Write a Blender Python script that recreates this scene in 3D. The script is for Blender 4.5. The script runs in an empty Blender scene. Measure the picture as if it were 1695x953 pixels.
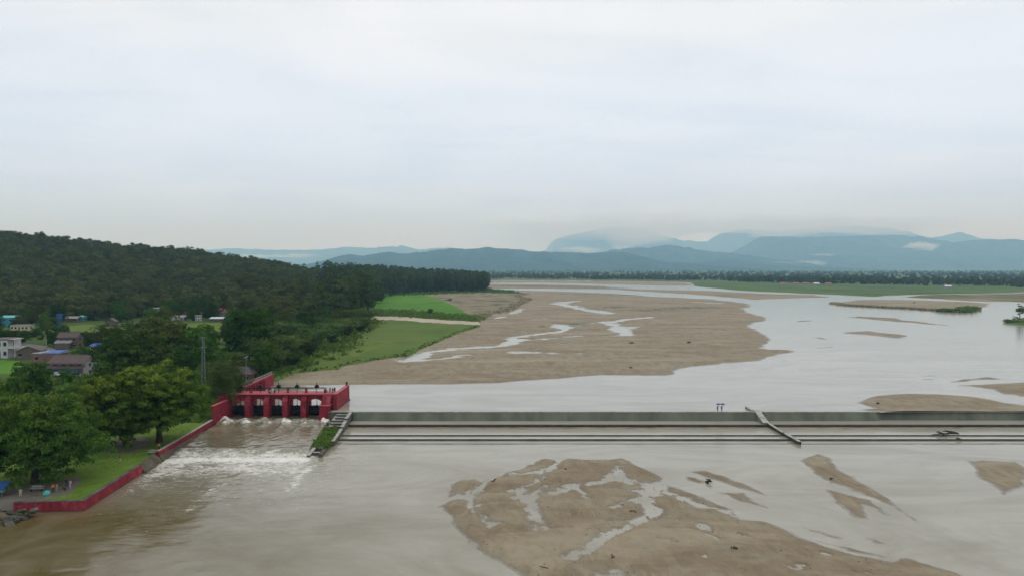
import bpy, bmesh, math, random
import numpy as np
from mathutils import Vector

# ------------------------------------------------------------------ camera, sky, sun, exposure
SC = bpy.context.scene
F, CX, CY, HOR, CAMZ = 1180.0, 847.5, 476.5, 445.0, 40.0
PITCH = math.atan((CY - HOR) / F)
cam_data = bpy.data.cameras.new('camera')
cam_data.sensor_width = 36.0
cam_data.lens = 36.0 * F / 1695.0
cam_data.clip_start = 0.5
cam_data.clip_end = 60000.0
cam = bpy.data.objects.new('camera', cam_data)
SC.collection.objects.link(cam)
cam.location = (0, 0, CAMZ)
cam.rotation_euler = (math.pi / 2 - PITCH, 0, 0)
SC.camera = cam

SUN_EL, SUN_AZ = math.radians(58), math.radians(35)      # azimuth from +Y towards +X
world = bpy.data.worlds.new('World')
SC.world = world
world.use_nodes = True
wn = world.node_tree
wn.nodes.clear()
def WN(t, **kw):
    n = wn.nodes.new(t)
    for k, v in kw.items():
        setattr(n, k, v)
    return n
w_out = WN('ShaderNodeOutputWorld')
w_sky = WN('ShaderNodeTexSky', sky_type='NISHITA', sun_disc=False)
w_sky.sun_elevation = SUN_EL
w_sky.sun_rotation = SUN_AZ
w_bg1 = WN('ShaderNodeBackground'); w_bg1.inputs[1].default_value = 0.10
wn.links.new(w_sky.outputs[0], w_bg1.inputs[0])
w_tc = WN('ShaderNodeTexCoord')
w_sep = WN('ShaderNodeSeparateXYZ')
wn.links.new(w_tc.outputs['Generated'], w_sep.inputs[0])
w_abs = WN('ShaderNodeMath', operation='ABSOLUTE'); wn.links.new(w_sep.outputs[2], w_abs.inputs[0])
w_add = WN('ShaderNodeMath', operation='ADD'); wn.links.new(w_abs.outputs[0], w_add.inputs[0]); w_add.inputs[1].default_value = 0.10
w_comb = WN('ShaderNodeCombineXYZ')
for k in (0, 1):
    d = WN('ShaderNodeMath', operation='DIVIDE')
    wn.links.new(w_sep.outputs[k], d.inputs[0]); wn.links.new(w_add.outputs[0], d.inputs[1])
    wn.links.new(d.outputs[0], w_comb.inputs[k])
w_n1 = WN('ShaderNodeTexNoise'); w_n1.inputs['Scale'].default_value = 0.8; w_n1.inputs['Detail'].default_value = 7; w_n1.inputs['Roughness'].default_value = 0.52; w_n1.inputs['Distortion'].default_value = 0.5
wn.links.new(w_comb.outputs[0], w_n1.inputs['Vector'])
w_r1 = WN('ShaderNodeValToRGB')
w_r1.color_ramp.elements[0].position = 0.30; w_r1.color_ramp.elements[0].color = (0.85, 0.925, 1.0, 1)
w_r1.color_ramp.elements[1].position = 0.68; w_r1.color_ramp.elements[1].color = (1.01, 1.06, 1.10, 1)
wn.links.new(w_n1.outputs[0], w_r1.inputs[0])
# an overcast deck is brighter overhead than at the horizon
w_z = WN('ShaderNodeMapRange'); w_z.inputs[1].default_value = 0.0; w_z.inputs[2].default_value = 0.45; w_z.inputs[3].default_value = 1.10; w_z.inputs[4].default_value = 1.08
wn.links.new(w_abs.outputs[0], w_z.inputs[0])
w_bg2 = WN('ShaderNodeBackground')
w_t = WN('ShaderNodeValToRGB')
w_t.color_ramp.elements[0].position = 0.0; w_t.color_ramp.elements[0].color = (0.67, 0.88, 1.30, 1)
w_t.color_ramp.elements[1].position = 0.31; w_t.color_ramp.elements[1].color = (1, 1, 1, 1)
wn.links.new(w_abs.outputs[0], w_t.inputs[0])
w_m = WN('ShaderNodeMix', data_type='RGBA', blend_type='MULTIPLY'); w_m.inputs[0].default_value = 1.0
w_mp = WN('ShaderNodeMapping'); w_mp.inputs['Scale'].default_value = (0.35, 1.5, 1); w_mp.inputs['Rotation'].default_value = (0, 0, 0.25)
wn.links.new(w_comb.outputs[0], w_mp.inputs[0])
w_n2 = WN('ShaderNodeTexNoise'); w_n2.inputs['Scale'].default_value = 1.1; w_n2.inputs['Detail'].default_value = 9; w_n2.inputs['Roughness'].default_value = 0.6; w_n2.inputs['Distortion'].default_value = 1.2
wn.links.new(w_mp.outputs[0], w_n2.inputs['Vector'])
w_r2 = WN('ShaderNodeValToRGB')
w_r2.color_ramp.elements[0].position = 0.50; w_r2.color_ramp.elements[0].color = (1, 1, 1, 1)
w_r2.color_ramp.elements[1].position = 0.72; w_r2.color_ramp.elements[1].color = (0.91, 0.92, 0.93, 1)
wn.links.new(w_n2.outputs[0], w_r2.inputs[0])
w_m0 = WN('ShaderNodeMix', data_type='RGBA', blend_type='MULTIPLY'); w_m0.inputs[0].default_value = 1.0
wn.links.new(w_r1.outputs[0], w_m0.inputs[6]); wn.links.new(w_r2.outputs[0], w_m0.inputs[7])
wn.links.new(w_m0.outputs[2], w_m.inputs[6]); wn.links.new(w_t.outputs[0], w_m.inputs[7])
wn.links.new(w_m.outputs[2], w_bg2.inputs[0]); wn.links.new(w_z.outputs[0], w_bg2.inputs[1])
w_mix = WN('ShaderNodeMixShader'); w_mix.inputs[0].default_value = 0.88
wn.links.new(w_bg1.outputs[0], w_mix.inputs[1]); wn.links.new(w_bg2.outputs[0], w_mix.inputs[2])
wn.links.new(w_mix.outputs[0], w_out.inputs[0])

sun_data = bpy.data.lights.new('sun', 'SUN')
sun_data.energy = 0.6
sun_data.angle = math.radians(25)
sun_data.color = (1.0, 0.97, 0.92)
sun = bpy.data.objects.new('sun', sun_data)
SC.collection.objects.link(sun)
sd_ = Vector((math.sin(SUN_AZ) * math.cos(SUN_EL), math.cos(SUN_AZ) * math.cos(SUN_EL), math.sin(SUN_EL)))
sun.rotation_euler = sd_.to_track_quat('Z', 'Y').to_euler()
sun.location = (0, 0, 300)

SC.view_settings.view_transform = 'Standard'
SC.view_settings.look = 'None'
SC.view_settings.gamma = 1.0
SC.view_settings.use_curve_mapping = False
SC.view_settings.exposure = 0.0
SC.render.engine = 'CYCLES'
cy = SC.cycles
cy.max_bounces = 10; cy.diffuse_bounces = 2; cy.glossy_bounces = 2; cy.transmission_bounces = 3
cy.volume_bounces = 6; cy.transparent_max_bounces = 6
cy.use_denoising = True
cy.denoising_prefilter = 'ACCURATE'
cy.sample_clamp_indirect = 4.0
cy.caustics_reflective = False; cy.caustics_refractive = False

# ------------------------------------------------------------------ helpers
COL = SC.collection
rng = np.random.default_rng(7)
random.seed(11)
ST, CT = math.sin(PITCH), math.cos(PITCH)
ZD, ZU = 0.0, 2.9                                        # water levels below and above the weir

def G(px, py, z=0.0):
    """ground point (height z) that the photograph shows at a pixel"""
    xr, yr = (px - CX) / F, -(py - CY) / F
    dy, dz = CT + yr * ST, -ST + yr * CT
    t = (z - CAMZ) / dz
    return (xr * t, dy * t, z)
def Q(px, py, Y):
    """point at distance Y along the view of a pixel"""
    xr, yr = (px - CX) / F, -(py - CY) / F
    dy, dz = CT + yr * ST, -ST + yr * CT
    t = Y / dy
    return (xr * t, Y, CAMZ + dz * t)
def XP(px, Y):
    return (px - CX) / F * Y

def sstep(a, b, x):
    t = np.clip((x - a) / (b - a), 0, 1)
    return t * t * (3 - 2 * t)

_perm = np.random.default_rng(3).random((256, 256))
def vnoise(x, y):
    xi, yi = np.floor(x).astype(int), np.floor(y).astype(int)
    fx, fy = x - xi, y - yi
    fx = fx * fx * (3 - 2 * fx); fy = fy * fy * (3 - 2 * fy)
    a = _perm[xi & 255, yi & 255]; b = _perm[(xi + 1) & 255, yi & 255]
    c = _perm[xi & 255, (yi + 1) & 255]; d = _perm[(xi + 1) & 255, (yi + 1) & 255]
    return (a * (1 - fx) + b * fx) * (1 - fy) + (c * (1 - fx) + d * fx) * fy
def fbm(x, y, o=4, g=0.5):
    s, amp, tot = 0.0, 1.0, 0.0
    for k in range(o):
        s = s + amp * vnoise(x * 2 ** k + 17.3 * k, y * 2 ** k - 9.1 * k); tot += amp; amp *= g
    return s / tot * 2 - 1

def polysd(X, Y, poly):
    """signed distance (positive inside) to a polygon given in world XY"""
    P = np.asarray(poly, float)[:, :2]
    n = len(P)
    if X.size > 50000:                                   # work only near the polygon
        mg = 60 + 0.12 * Y
        near = (X > P[:, 0].min() - mg) & (X < P[:, 0].max() + mg) & (Y > P[:, 1].min() - mg) & (Y < P[:, 1].max() + mg)
        if not near.all():
            r = np.full(X.shape, -400.0)
            xs_, ys_ = X[near], Y[near]
            if len(xs_): r[near] = polysd(xs_[:49999], ys_[:49999], poly) if len(xs_) < 50000 else np.concatenate([polysd(xs_[k:k + 49999], ys_[k:k + 49999], poly) for k in range(0, len(xs_), 49999)])
            return r
    d2 = np.full(X.shape, 1e18); ins = np.zeros(X.shape, bool)
    for i in range(n):
        ax, ay = P[i]; bx, by = P[(i + 1) % n]
        ex, ey = bx - ax, by - ay
        t = np.clip(((X - ax) * ex + (Y - ay) * ey) / (ex * ex + ey * ey + 1e-9), 0, 1)
        d2 = np.minimum(d2, (X - ax - t * ex) ** 2 + (Y - ay - t * ey) ** 2)
        c = (ay > Y) != (by > Y)
        if by != ay:
            ins ^= c & (X < ex * (Y - ay) / (by - ay) + ax)
    d = np.sqrt(d2)
    return np.where(ins, d, -d)
def lined(X, Y, pts):
    P = np.asarray(pts, float)[:, :2]
    if X.size > 50000:
        mg = 12 + 0.06 * Y
        near = (X > P[:, 0].min() - mg) & (X < P[:, 0].max() + mg) & (Y > P[:, 1].min() - mg) & (Y < P[:, 1].max() + mg)
        if near.sum() < 0.6 * X.size:
            r = np.full(X.shape, 1e4)
            xs_, ys_ = X[near], Y[near]
            for_ = [lined(xs_[k:k + 49999], ys_[k:k + 49999], pts) for k in range(0, len(xs_), 49999)]
            if for_: r[near] = np.concatenate(for_)
            return r
    d2 = np.full(X.shape, 1e18)
    for i in range(len(P) - 1):
        ax, ay = P[i]; bx, by = P[i + 1]
        ex, ey = bx - ax, by - ay
        t = np.clip(((X - ax) * ex + (Y - ay) * ey) / (ex * ex + ey * ey + 1e-9), 0, 1)
        d2 = np.minimum(d2, (X - ax - t * ex) ** 2 + (Y - ay - t * ey) ** 2)
    return np.sqrt(d2)

def np_mesh(name, V, Fc, mat=None, smooth=False):
    V = np.asarray(V, np.float32); Fc = np.asarray(Fc, np.int32)
    me = bpy.data.meshes.new(name)
    k = Fc.shape[1]
    me.vertices.add(len(V)); me.vertices.foreach_set('co', V.ravel())
    me.loops.add(Fc.size); me.loops.foreach_set('vertex_index', Fc.ravel())
    me.polygons.add(len(Fc)); me.polygons.foreach_set('loop_start', np.arange(0, Fc.size, k, dtype=np.int32))
    if smooth:
        me.polygons.foreach_set('use_smooth', np.ones(len(Fc), bool))
    me.update(calc_edges=True)
    if mat: me.materials.append(mat)
    return me
def obj(name, me, parent=None, loc=(0, 0, 0), rz=0.0):
    o = bpy.data.objects.new(name, me)
    COL.objects.link(o)
    if parent: o.parent = parent
    o.location = loc; o.rotation_euler = (0, 0, rz)
    return o
def tag(o, label=None, cat=None, group=None, kind=None):
    if label: o['label'] = label
    if cat: o['category'] = cat
    if group: o['group'] = group
    if kind: o['kind'] = kind
    return o
def empty(name, loc, rz=0.0, label=None, cat=None, group=None):
    o = bpy.data.objects.new(name, None); COL.objects.link(o)
    o.location = loc; o.rotation_euler = (0, 0, rz); o.empty_display_size = 0.3
    return tag(o, label, cat, group, 'thing' if cat else None)
def copy_tree(o, parent=None):
    c = o.copy(); COL.objects.link(c); c.parent = parent
    for ch in list(o.children):
        copy_tree(ch, c)
    return c

class MB:
    def __init__(s): s.v, s.f = [], []
    def add(s, vs, fs):
        k = len(s.v); s.v += [tuple(v) for v in vs]; s.f += [tuple(i + k for i in f) for f in fs]; return s
    def box(s, x0, x1, y0, y1, z0, z1):
        return s.hexa([(x0, y0, z0), (x1, y0, z0), (x1, y1, z0), (x0, y1, z0)], [(x0, y0, z1), (x1, y0, z1), (x1, y1, z1), (x0, y1, z1)])
    def hexa(s, b, t):
        return s.add(list(b) + list(t), [(3, 2, 1, 0), (4, 5, 6, 7), (0, 1, 5, 4), (1, 2, 6, 5), (2, 3, 7, 6), (3, 0, 4, 7)])
    def prism(s, poly, axis, a, b):
        """poly of 2D points swept along axis ('x': poly is (y,z); 'y': poly is (x,z))"""
        n = len(poly)
        if axis == 'x':
            vs = [(a, p, q) for p, q in poly] + [(b, p, q) for p, q in poly]
        else:
            vs = [(p, a, q) for p, q in poly] + [(p, b, q) for p, q in poly]
        fs = [tuple(range(n - 1, -1, -1)), tuple(range(n, 2 * n))] + [(i, (i + 1) % n, n + (i + 1) % n, n + i) for i in range(n)]
        return s.add(vs, fs)
    def tube(s, pts, rad, n=8):
        pts = [Vector(p) for p in pts]
        if not hasattr(rad, '__len__'): rad = [rad] * len(pts)
        vs, fs = [], []
        for i, p in enumerate(pts):
            d = (pts[min(i + 1, len(pts) - 1)] - pts[max(i - 1, 0)]).normalized()
            u = d.orthogonal().normalized() if abs(d.z) < 0.95 else Vector((1, 0, 0))
            u = (u - d * u.dot(d)).normalized(); w = d.cross(u)
            for k in range(n):
                a = 2 * math.pi * k / n
                vs.append(p + (u * math.cos(a) + w * math.sin(a)) * rad[i])
        for i in range(len(pts) - 1):
            for k in range(n):
                fs.append((i * n + k, i * n + (k + 1) % n, (i + 1) * n + (k + 1) % n, (i + 1) * n + k))
        fs.append(tuple(range(n - 1, -1, -1))); m = (len(pts) - 1) * n
        fs.append(tuple(range(m, m + n)))
        return s.add(vs, fs)
    def mesh(s, name, mat, bevel=0.0):
        me = bpy.data.meshes.new(name); me.from_pydata(s.v, [], s.f); me.update()
        bm = bmesh.new(); bm.from_mesh(me)
        bmesh.ops.recalc_face_normals(bm, faces=bm.faces)
        if bevel: bmesh.ops.bevel(bm, geom=list(bm.edges), offset=bevel, segments=1, affect='EDGES', clamp_overlap=True)
        bm.to_mesh(me); bm.free()
        if mat: me.materials.append(mat)
        return me
    def build(s, name, mat, parent=None, loc=(0, 0, 0), rz=0.0, bevel=0.0):
        return obj(name, s.mesh(name, mat, bevel), parent, loc, rz)

# ------------------------------------------------------------------ materials
def new_mat(name):
    m = bpy.data.materials.new(name); m.use_nodes = True
    nt = m.node_tree; nt.nodes.clear()
    out = nt.nodes.new('ShaderNodeOutputMaterial')
    return m, nt, out
def node(nt, t, ins=None, **kw):
    n = nt.nodes.new(t)
    for k, v in kw.items(): setattr(n, k, v)
    for k, v in (ins or {}).items():
        if isinstance(v, bpy.types.NodeSocket): nt.links.new(v, n.inputs[k])
        else: n.inputs[k].default_value = v
    return n
def rgba(c): return (c[0], c[1], c[2], 1.0)
def ramp(nt, fac, stops):
    n = nt.nodes.new('ShaderNodeValToRGB'); nt.links.new(fac, n.inputs[0])
    el = n.color_ramp.elements
    while len(el) < len(stops): el.new(0.5)
    for e, (p, c) in zip(el, stops):
        e.position = p; e.color = rgba(c) if hasattr(c, '__len__') else (c, c, c, 1)
    return n.outputs[0]
def coords(nt, local=False, scale=(1, 1, 1)):
    if local: src = node(nt, 'ShaderNodeTexCoord').outputs['Object']
    else: src = node(nt, 'ShaderNodeNewGeometry').outputs['Position']
    return node(nt, 'ShaderNodeMapping', {'Vector': src, 'Scale': scale}).outputs[0]
def noise(nt, vec, scale, detail=4, rough=0.55, dist=0.0):
    return node(nt, 'ShaderNodeTexNoise', {'Vector': vec, 'Scale': scale, 'Detail': detail, 'Roughness': rough, 'Distortion': dist}).outputs[0]
def mixc(nt, fac, a, b, mode='MIX'):
    n = nt.nodes.new('ShaderNodeMix'); n.data_type = 'RGBA'; n.blend_type = mode
    for i, v in ((0, fac), (6, a), (7, b)):
        if isinstance(v, bpy.types.NodeSocket): nt.links.new(v, n.inputs[i])
        else: n.inputs[i].default_value = rgba(v) if hasattr(v, '__len__') else v
    return n.outputs[2]
def math_(nt, op, a, b=0.0, clamp=False):
    n = node(nt, 'ShaderNodeMath', operation=op, use_clamp=clamp)
    for i, v in ((0, a), (1, b)):
        if isinstance(v, bpy.types.NodeSocket): nt.links.new(v, n.inputs[i])
        else: n.inputs[i].default_value = v
    return n.outputs[0]
def bump(nt, h, strength=0.3, dist=0.1):
    return node(nt, 'ShaderNodeBump', {'Height': h, 'Strength': strength, 'Distance': dist}).outputs[0]
def principled(nt, out, col, rough=0.8, normal=None, ior=1.45, spec=0.5):
    b = node(nt, 'ShaderNodeBsdfPrincipled', {'Roughness': rough, 'IOR': ior, 'Specular IOR Level': spec})
    if isinstance(col, bpy.types.NodeSocket): nt.links.new(col, b.inputs['Base Color'])
    else: b.inputs['Base Color'].default_value = rgba(col)
    if normal: nt.links.new(normal, b.inputs['Normal'])
    nt.links.new(b.outputs[0], out.inputs[0]); return b
def surf(name, stops, scale=1.0, rough=0.85, local=False, vscale=(1, 1, 1), detail=5, bmp=0.0, bdist=0.05, second=None, spec=0.3):
    """coloured by a noise through a ramp; second = (colour, scale, lo, hi) adds stains"""
    m, nt, out = new_mat(name)
    v = coords(nt, local, vscale)
    c = ramp(nt, noise(nt, v, scale, detail), stops)
    if second:
        c2, s2, lo, hi = second
        f = ramp(nt, noise(nt, v, s2, 5, 0.6), [(lo, 0.0), (hi, 1.0)])
        c = mixc(nt, f, c, c2)
    nb = bump(nt, noise(nt, v, scale * 4, 4), bmp, bdist) if bmp else None
    principled(nt, out, c, rough, nb, spec=spec)
    return m
def leafmat(name, dark, light, tip=None, scale=0.35, transl=0.25):
    m, nt, out = new_mat(name)
    v = coords(nt, True)
    c = ramp(nt, noise(nt, v, scale, 3), [(0.32, dark), (0.68, light)])
    oi = node(nt, 'ShaderNodeObjectInfo')
    hs = node(nt, 'ShaderNodeHueSaturation', {'Color': c, 'Saturation': 1.0})
    nt.links.new(math_(nt, 'MULTIPLY_ADD', oi.outputs['Random'], 0.03), hs.inputs['Hue'])
    hs.inputs['Hue'].links[0].from_node.inputs[2].default_value = 0.488
    r2 = math_(nt, 'FRACT', math_(nt, 'MULTIPLY', oi.outputs['Random'], 7.31))
    nt.links.new(math_(nt, 'MULTIPLY_ADD', r2, 0.6), hs.inputs['Value'])
    hs.inputs['Value'].links[0].from_node.inputs[2].default_value = 0.7
    c = hs.outputs[0]
    if tip:
        at = node(nt, 'ShaderNodeAttribute', attribute_name='tip')
        c = mixc(nt, at.outputs['Fac'], c, tip)
    d = node(nt, 'ShaderNodeBsdfDiffuse', {'Color': c})
    t = node(nt, 'ShaderNodeBsdfTranslucent', {'Color': c})
    mx = node(nt, 'ShaderNodeMixShader', {0: transl, 1: d.outputs[0], 2: t.outputs[0]})
    nt.links.new(mx.outputs[0], out.inputs[0])
    return m

M = {}
def redmat():
    m, nt, out = new_mat('red_paint')
    v = coords(nt, False, (1, 1, 0.22)); u = coords(nt, False, (1, 1, 1))
    c = ramp(nt, noise(nt, v, 0.8, 6, 0.65), [(0.3, (0.165, 0.010, 0.019)), (0.7, (0.285, 0.020, 0.035))])
    c = mixc(nt, ramp(nt, noise(nt, u, 0.45, 6, 0.7), [(0.52, 0.0), (0.70, 0.75)]), c, (0.36, 0.075, 0.085))
    c = mixc(nt, ramp(nt, noise(nt, v, 1.7, 6, 0.7), [(0.54, 0.0), (0.70, 0.9)]), c, (0.070, 0.018, 0.016))
    c = mixc(nt, ramp(nt, noise(nt, u, 2.6, 4, 0.7), [(0.66, 0.0), (0.72, 0.8)]), c, (0.030, 0.020, 0.018))
    principled(nt, out, c, 0.75, bump(nt, noise(nt, u, 3, 4), 0.2, 0.05), spec=0.3)
    return m
M['red'] = redmat()
M['redtop'] = surf('red_paint_worn', [(0.3, (0.34, 0.06, 0.075)), (0.7, (0.42, 0.12, 0.13))], 0.8, 0.75, bmp=0.1, second=((0.30, 0.22, 0.20), 0.9, 0.60, 0.75))
M['redbase'] = surf('red_paint_wet', [(0.3, (0.09, 0.022, 0.018)), (0.7, (0.13, 0.045, 0.03))], 0.8, 0.6)
M['coping'] = surf('mossy_coping', [(0.3, (0.05, 0.045, 0.04)), (0.7, (0.14, 0.13, 0.12))], 0.8, 0.9)
M['black'] = surf('black_steel', [(0.3, (0.006, 0.006, 0.006)), (0.7, (0.016, 0.015, 0.013))], 1.2, 0.6)
M['conc'] = surf('weir_concrete', [(0.3, (0.15, 0.16, 0.125)), (0.7, (0.24, 0.245, 0.20))], 0.25, 0.7, vscale=(1, 1, 0.3), bmp=0.1, second=((0.10, 0.115, 0.08), 0.12, 0.5, 0.75))
M['concwet'] = surf('wet_green_concrete', [(0.3, (0.085, 0.094, 0.058)), (0.7, (0.155, 0.160, 0.108))], 0.3, 0.5, vscale=(1, 1, 0.25), second=((0.060, 0.070, 0.042), 0.16, 0.48, 0.72), spec=0.4)
M['conctop'] = surf('pale_concrete', [(0.3, (0.22, 0.22, 0.19)), (0.7, (0.40, 0.40, 0.36))], 0.9, 0.6, second=((0.14, 0.14, 0.11), 0.5, 0.52, 0.7), spec=0.5)
M['concdark'] = surf('wet_shaded_concrete', [(0.3, (0.028, 0.028, 0.02)), (0.7, (0.07, 0.062, 0.045))], 0.7, 0.6, second=((0.12, 0.075, 0.035), 0.5, 0.55, 0.75))  # wet sill tone, with the step face's shadow put into the colour
M['concbrown'] = surf('brown_stained_concrete', [(0.3, (0.13, 0.095, 0.055)), (0.7, (0.25, 0.20, 0.13))], 0.5, 0.5, vscale=(0.4, 1, 1), second=((0.09, 0.055, 0.03), 0.6, 0.52, 0.72), spec=0.5)
M['stone'] = surf('mossy_stone', [(0.3, (0.05, 0.05, 0.035)), (0.7, (0.14, 0.13, 0.10))], 0.9, 0.9, bmp=0.3, second=((0.045, 0.06, 0.025), 0.5, 0.5, 0.7))
M['stonetop'] = surf('pale_stone', [(0.3, (0.22, 0.21, 0.18)), (0.7, (0.40, 0.39, 0.35))], 0.9, 0.85)
M['rock'] = surf('grey_rock', [(0.3, (0.028, 0.025, 0.020)), (0.7, (0.085, 0.077, 0.064))], 1.2, 0.9, local=True, bmp=0.4)
M['wood'] = surf('driftwood', [(0.3, (0.025, 0.018, 0.012)), (0.7, (0.07, 0.05, 0.035))], 3, 0.85, local=True)
M['bark'] = surf('bark', [(0.3, (0.020, 0.016, 0.011)), (0.7, (0.055, 0.043, 0.030))], 3, 0.95, local=True)
M['lawn'] = surf('lawn_grass', [(0.25, (0.070, 0.125, 0.016)), (0.5, (0.105, 0.170, 0.024)), (0.75, (0.140, 0.195, 0.038))], 0.22, 0.95, bmp=0.5, bdist=0.15, second=((0.10, 0.11, 0.035), 0.6, 0.55, 0.8), spec=0.1)
M['ground'] = surf('village_ground', [(0.25, (0.035, 0.06, 0.012)), (0.5, (0.055, 0.09, 0.018)), (0.75, (0.075, 0.105, 0.026))], 0.06, 0.95, bmp=0.6, bdist=0.4, second=((0.10, 0.10, 0.045), 0.15, 0.58, 0.8), spec=0.1)
M['meadow'] = surf('meadow_grass', [(0.3, (0.062, 0.108, 0.021)), (0.5, (0.092, 0.140, 0.028)), (0.72, (0.122, 0.152, 0.040))], 0.035, 0.95, vscale=(1, 0.5, 1), bmp=0.8, bdist=0.5, second=((0.085, 0.09, 0.03), 0.09, 0.55, 0.75), spec=0.1)
M['paddy'] = surf('rice_field', [(0.3, (0.060, 0.16, 0.012)), (0.7, (0.095, 0.215, 0.02))], 0.03, 0.9, vscale=(0.6, 0.25, 1), bmp=0.3, bdist=0.2, second=((0.05, 0.115, 0.015), 0.07, 0.55, 0.7), spec=0.1)
M['paddy2'] = surf('ripening_rice_field', [(0.3, (0.085, 0.13, 0.016)), (0.7, (0.13, 0.175, 0.03))], 0.05, 0.9, vscale=(0.6, 0.25, 1), second=((0.05, 0.09, 0.015), 0.1, 0.55, 0.7), spec=0.1)
M['scrub'] = surf('dry_scrub', [(0.3, (0.17, 0.145, 0.095)), (0.7, (0.26, 0.215, 0.15))], 0.06, 0.95, bmp=0.8, bdist=0.6, second=((0.07, 0.09, 0.03), 0.04, 0.52, 0.66), spec=0.1)
M['path'] = surf('sandy_path', [(0.3, (0.34, 0.28, 0.20)), (0.7, (0.45, 0.38, 0.29))], 0.1, 0.9)
M['dirt'] = surf('trodden_dirt', [(0.3, (0.10, 0.085, 0.065)), (0.7, (0.17, 0.15, 0.12))], 0.3, 0.95)
M['road'] = surf('village_road', [(0.3, (0.13, 0.13, 0.13)), (0.7, (0.20, 0.20, 0.195))], 0.2, 0.9)
M['plain'] = surf('far_plain', [(0.3, (0.05, 0.085, 0.025)), (0.5, (0.08, 0.125, 0.035)), (0.7, (0.12, 0.14, 0.06))], 0.004, 0.95, vscale=(1, 0.3, 1), spec=0.1)
M['hillforest'] = surf('mountain_forest', [(0.3, (0.010, 0.020, 0.009)), (0.7, (0.048, 0.072, 0.028))], 0.0035, 1.0, bmp=1.0, bdist=60, spec=0.0)

def sandmat():
    m, nt, out = new_mat('river_sand')
    v = coords(nt, False, (1, 1, 1))
    far = coords(nt, False, (0.020, 0.075, 1))
    big = noise(nt, far, 0.8, 6, 0.65, 0.6)
    fine = noise(nt, node(nt, 'ShaderNodeMapping', {'Vector': node(nt, 'ShaderNodeNewGeometry').outputs['Position'], 'Rotation': (0, 0, 0.55), 'Scale': (1, 0.35, 1)}).outputs[0], 0.42, 8, 0.72, 0.8)
    c = ramp(nt, fine, [(0.28, (0.120, 0.090, 0.050)), (0.5, (0.212, 0.168, 0.102)), (0.72, (0.300, 0.250, 0.165))])
    c = mixc(nt, ramp(nt, big, [(0.43, 0.0), (0.60, 0.6)]), c, (0.160, 0.110, 0.062))
    c = mixc(nt, ramp(nt, noise(nt, coords(nt, False, (0.030, 0.11, 1)), 0.7, 6, 0.65, 0.5), [(0.50, 0.0), (0.66, 0.6)]), c, (0.335, 0.280, 0.190))
    c = mixc(nt, ramp(nt, noise(nt, v, 0.11, 5, 0.7), [(0.50, 0.0), (0.66, 0.6)]), c, (0.255, 0.225, 0.16))
    c = mixc(nt, ramp(nt, noise(nt, v, 2.2, 3, 0.7), [(0.66, 0.0), (0.74, 0.5)]), c, (0.09, 0.075, 0.05))
    # wet rim: the sand close above the water level is damp and darker
    at = node(nt, 'ShaderNodeAttribute', attribute_name='rise')
    wet = ramp(nt, at.outputs['Fac'], [(0.0, 1.0), (0.10, 0.65), (0.28, 0.0)])
    c = mixc(nt, math_(nt, 'MULTIPLY', wet, 0.75), c, (0.085, 0.062, 0.036))
    film = math_(nt, 'MULTIPLY', ramp(nt, at.outputs['Fac'], [(0.0, 1.0), (0.055, 0.85), (0.13, 0.0)]), ramp(nt, noise(nt, coords(nt, False, (1, 0.5, 1)), 0.8, 5, 0.7), [(0.38, 0.25), (0.6, 1.0)]))
    c = mixc(nt, film, c, (0.250, 0.232, 0.182))
    g = node(nt, 'ShaderNodeAttribute', attribute_name='green')
    gf = math_(nt, 'MULTIPLY', g.outputs['Fac'], ramp(nt, noise(nt, coords(nt, False, (1, 0.3, 1)), 0.12, 5, 0.7), [(0.42, 0.0), (0.56, 1.0)]))
    c = mixc(nt, gf, c, (0.065, 0.085, 0.030))
    rp = math_(nt, 'ADD', noise(nt, coords(nt, False, (0.6, 2.2, 1)), 0.9, 3), noise(nt, v, 0.3, 4))
    b = principled(nt, out, c, 0.8, bump(nt, rp, 0.35, 0.12), spec=0.4)
    nt.links.new(math_(nt, 'SUBTRACT', ramp(nt, wet, [(0.0, 0.85), (1.0, 0.30)]), math_(nt, 'MULTIPLY', film, 0.16)), b.inputs['Roughness'])
    return m
M['sand'] = sandmat()

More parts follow.
